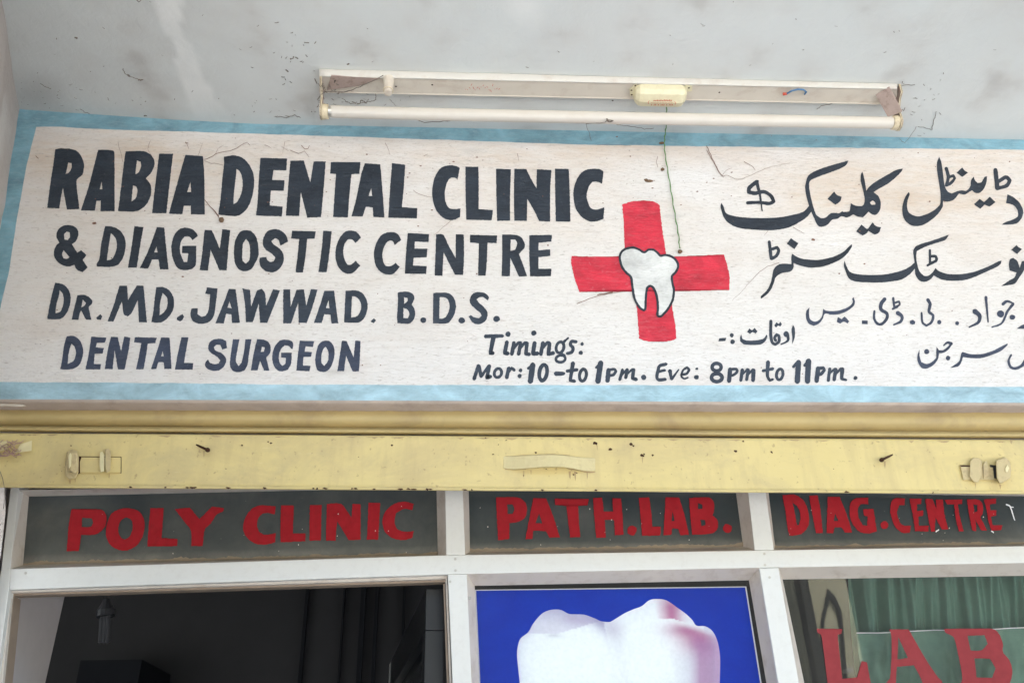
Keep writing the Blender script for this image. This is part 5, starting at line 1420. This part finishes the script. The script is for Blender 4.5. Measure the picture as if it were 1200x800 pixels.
# specks of dirt
sp_ = Paint(-.0017, jit=.2, k=1.0)
for k in range(150):
    x = random.uniform(45, 1195); y = random.uniform(158, 445) if k % 3 else random.uniform(160, 260)
    r = random.choice((.35, .4, .5, .55, .8)) * random.uniform(.7, 1.3)
    sp_.poly([(x + r*1.4*random.uniform(.6, 1.2)*math.cos(a), y + r*random.uniform(.5, 1)*math.sin(a)) for a in [q*math.pi/3 for q in range(6)]], raw=True)
for x, y, r in ((110.5, 261.5, 2.2), (480, 203, 1.2), (559, 184.5, 1.3), (493, 194.5, 1.2), (531.5, 189.5, 1.2), (430, 181, 1.2), (817, 224.5, 1.2), (857.5, 202, 1), (953, 280.8, 2), (1013, 309, 1.2), (983.5, 320.5, 1.2), (1107, 236, .9), (214, 324, 1.5), (490, 265, 1.2), (857, 229.5, .9), (928, 231, .9)):
    sp_.poly([(x + r*1.3*random.uniform(.7, 1.1)*math.cos(a), y + r*random.uniform(.5, .8)*math.sin(a)) for a in [q*math.pi/3 for q in range(6)]], raw=True)
o = sp_.build('dirt_specks', M_ROOT, None); tag(o, 'tiny dark specks scattered over the white sign', 'dirt', kind='stuff')
# cobwebs: sagging dusty threads on ceiling, tube and corners
def web(pts3, r, m_): m_.tube(pts3, r, 4)
def wz(L, drop, jit=.002):
    out = []
    for i in range(len(L)-1):
        for s in range(4):
            t = s/4; q = cpt(L[i][0]+(L[i+1][0]-L[i][0])*t, L[i][1]+(L[i+1][1]-L[i][1])*t, drop)
            out.append(q + Vector((random.uniform(-1, 1)*jit*.5, random.uniform(-1, 1)*jit*.5, random.uniform(-1, 1)*jit*.5)))
    out.append(cpt(*L[-1], drop)); return out
web(wz([(372, 117), (378, 107), (392, 107.5), (403, 108), (422, 102), (436, 95), (449, 88.5)], .030), .0011, mw)
web(wz([(380, 107), (396, 108.5), (410, 106)], .032), .0008, mw)
web(wz([(487, 140), (498, 144), (510, 143), (530, 141.5), (545, 138), (548, 135), (553, 138)], .074), .0009, mw)
web(wz([(686, 146), (708, 143.5), (712, 141), (719, 141.5)], .083), .0008, mw); web(wz([(711, 139), (713, 143), (718, 142)], .084), .0016, mw)
web(wz([(722, 146), (740, 148), (755, 151), (766, 150.5)], .060), .0007, mw)
web(wz([(687, 146), (690, 155), (693, 165)], .05), .0005, mw)
web(wz([(401, 116), (408, 120), (418, 122), (432, 119), (440, 117)], .01, .004), .0008, mw)
web(wz([(412, 119), (420, 121.5), (424, 118), (430, 121)], .01, .004), .0010, mw)
web(wz([(440, 109), (440.5, 117)], .01), .0007, mw); web(wz([(457, 117), (461, 121), (464, 124)], .03), .0005, mw)
web(wz([(957, 128), (962, 124.5), (975, 121.5), (990, 119.5)], .002), .0007, mw)
web(wz([(1057, 100.5), (1072, 99.5)], .001), .0007, mw); web(wz([(1075, 149), (1088, 151), (1092, 152.5), (1095, 140), (1097, 131)], .001, .003), .0006, mw)
web(wz([(1074, 149), (1066, 160), (1060, 168), (1054, 163)], .02), .0005, mw)
web(wz([(143.5, 80.5), (147, 86.5), (150.5, 88.8), (157, 91), (165, 94), (168, 93.5)], .001), .0009, mw)
web(wz([(150, 88), (152, 89.5)], .001), .0020, mw); web(wz([(162.5, 93.8), (167, 93.8)], .001), .0017, mw); web(wz([(88, 43.8), (90.5, 44.8)], .001), .0020, mw)
web(wz([(47, 98), (52, 101), (60, 104.5)], .001), .0008, mw); web(wz([(126, 114.5), (128, 118)], .001), .0006, mw); web(wz([(94, 128), (99, 131), (105, 133.5)], .003), .0008, mw)
web(wz([(169, 136), (172, 136)], .003), .0014, mw); web(wz([(160, 0), (163, 3), (166, -2)], .001), .0008, mw)
web(wz([(340, 70), (345, 67), (349, 69)], .001, .004), .0010, mw); web(wz([(334, 82), (338, 84)], .001), .0012, mw); web(wz([(356, 50), (362, 50.5)], .001), .0009, mw)
web(wz([(322, 136), (335, 138), (345, 134), (352, 138)], .002, .004), .0008, mw); web(wz([(407, 75.5), (409, 75)], .001), .0016, mw)
CL = [(60, 105, 30, 14), (120, 118, 50, 10), (345, 68, 16, 14), (335, 130, 40, 8), (410, 118, 30, 5), (700, 165, 90, 3), (1085, 120, 18, 20), (900, 40, 200, 25), (300, 60, 200, 50)]
for k in range(170):
    cx_, cy_, sx_, sy_ = CL[k % len(CL)]
    x = min(1190, max(25, random.gauss(cx_, sx_))); y = max(2, random.gauss(cy_, sy_))
    L = random.uniform(1, 5); a = random.uniform(0, 3.1)
    q0 = cpt(x, y, .001); q1 = cpt(x + L*math.cos(a), y + .5*L*math.sin(a), .001)
    if y < 128 + x*.03: mw.tube([q0, q0.lerp(q1, .5) + Vector((0, 0, -.001)), q1], random.uniform(.0003, .0007), 4)
o = mw.build('cobwebs', M_WEB); tag(o, 'dusty grey cobweb threads on the ceiling and the tube light', 'cobwebs', kind='stuff')
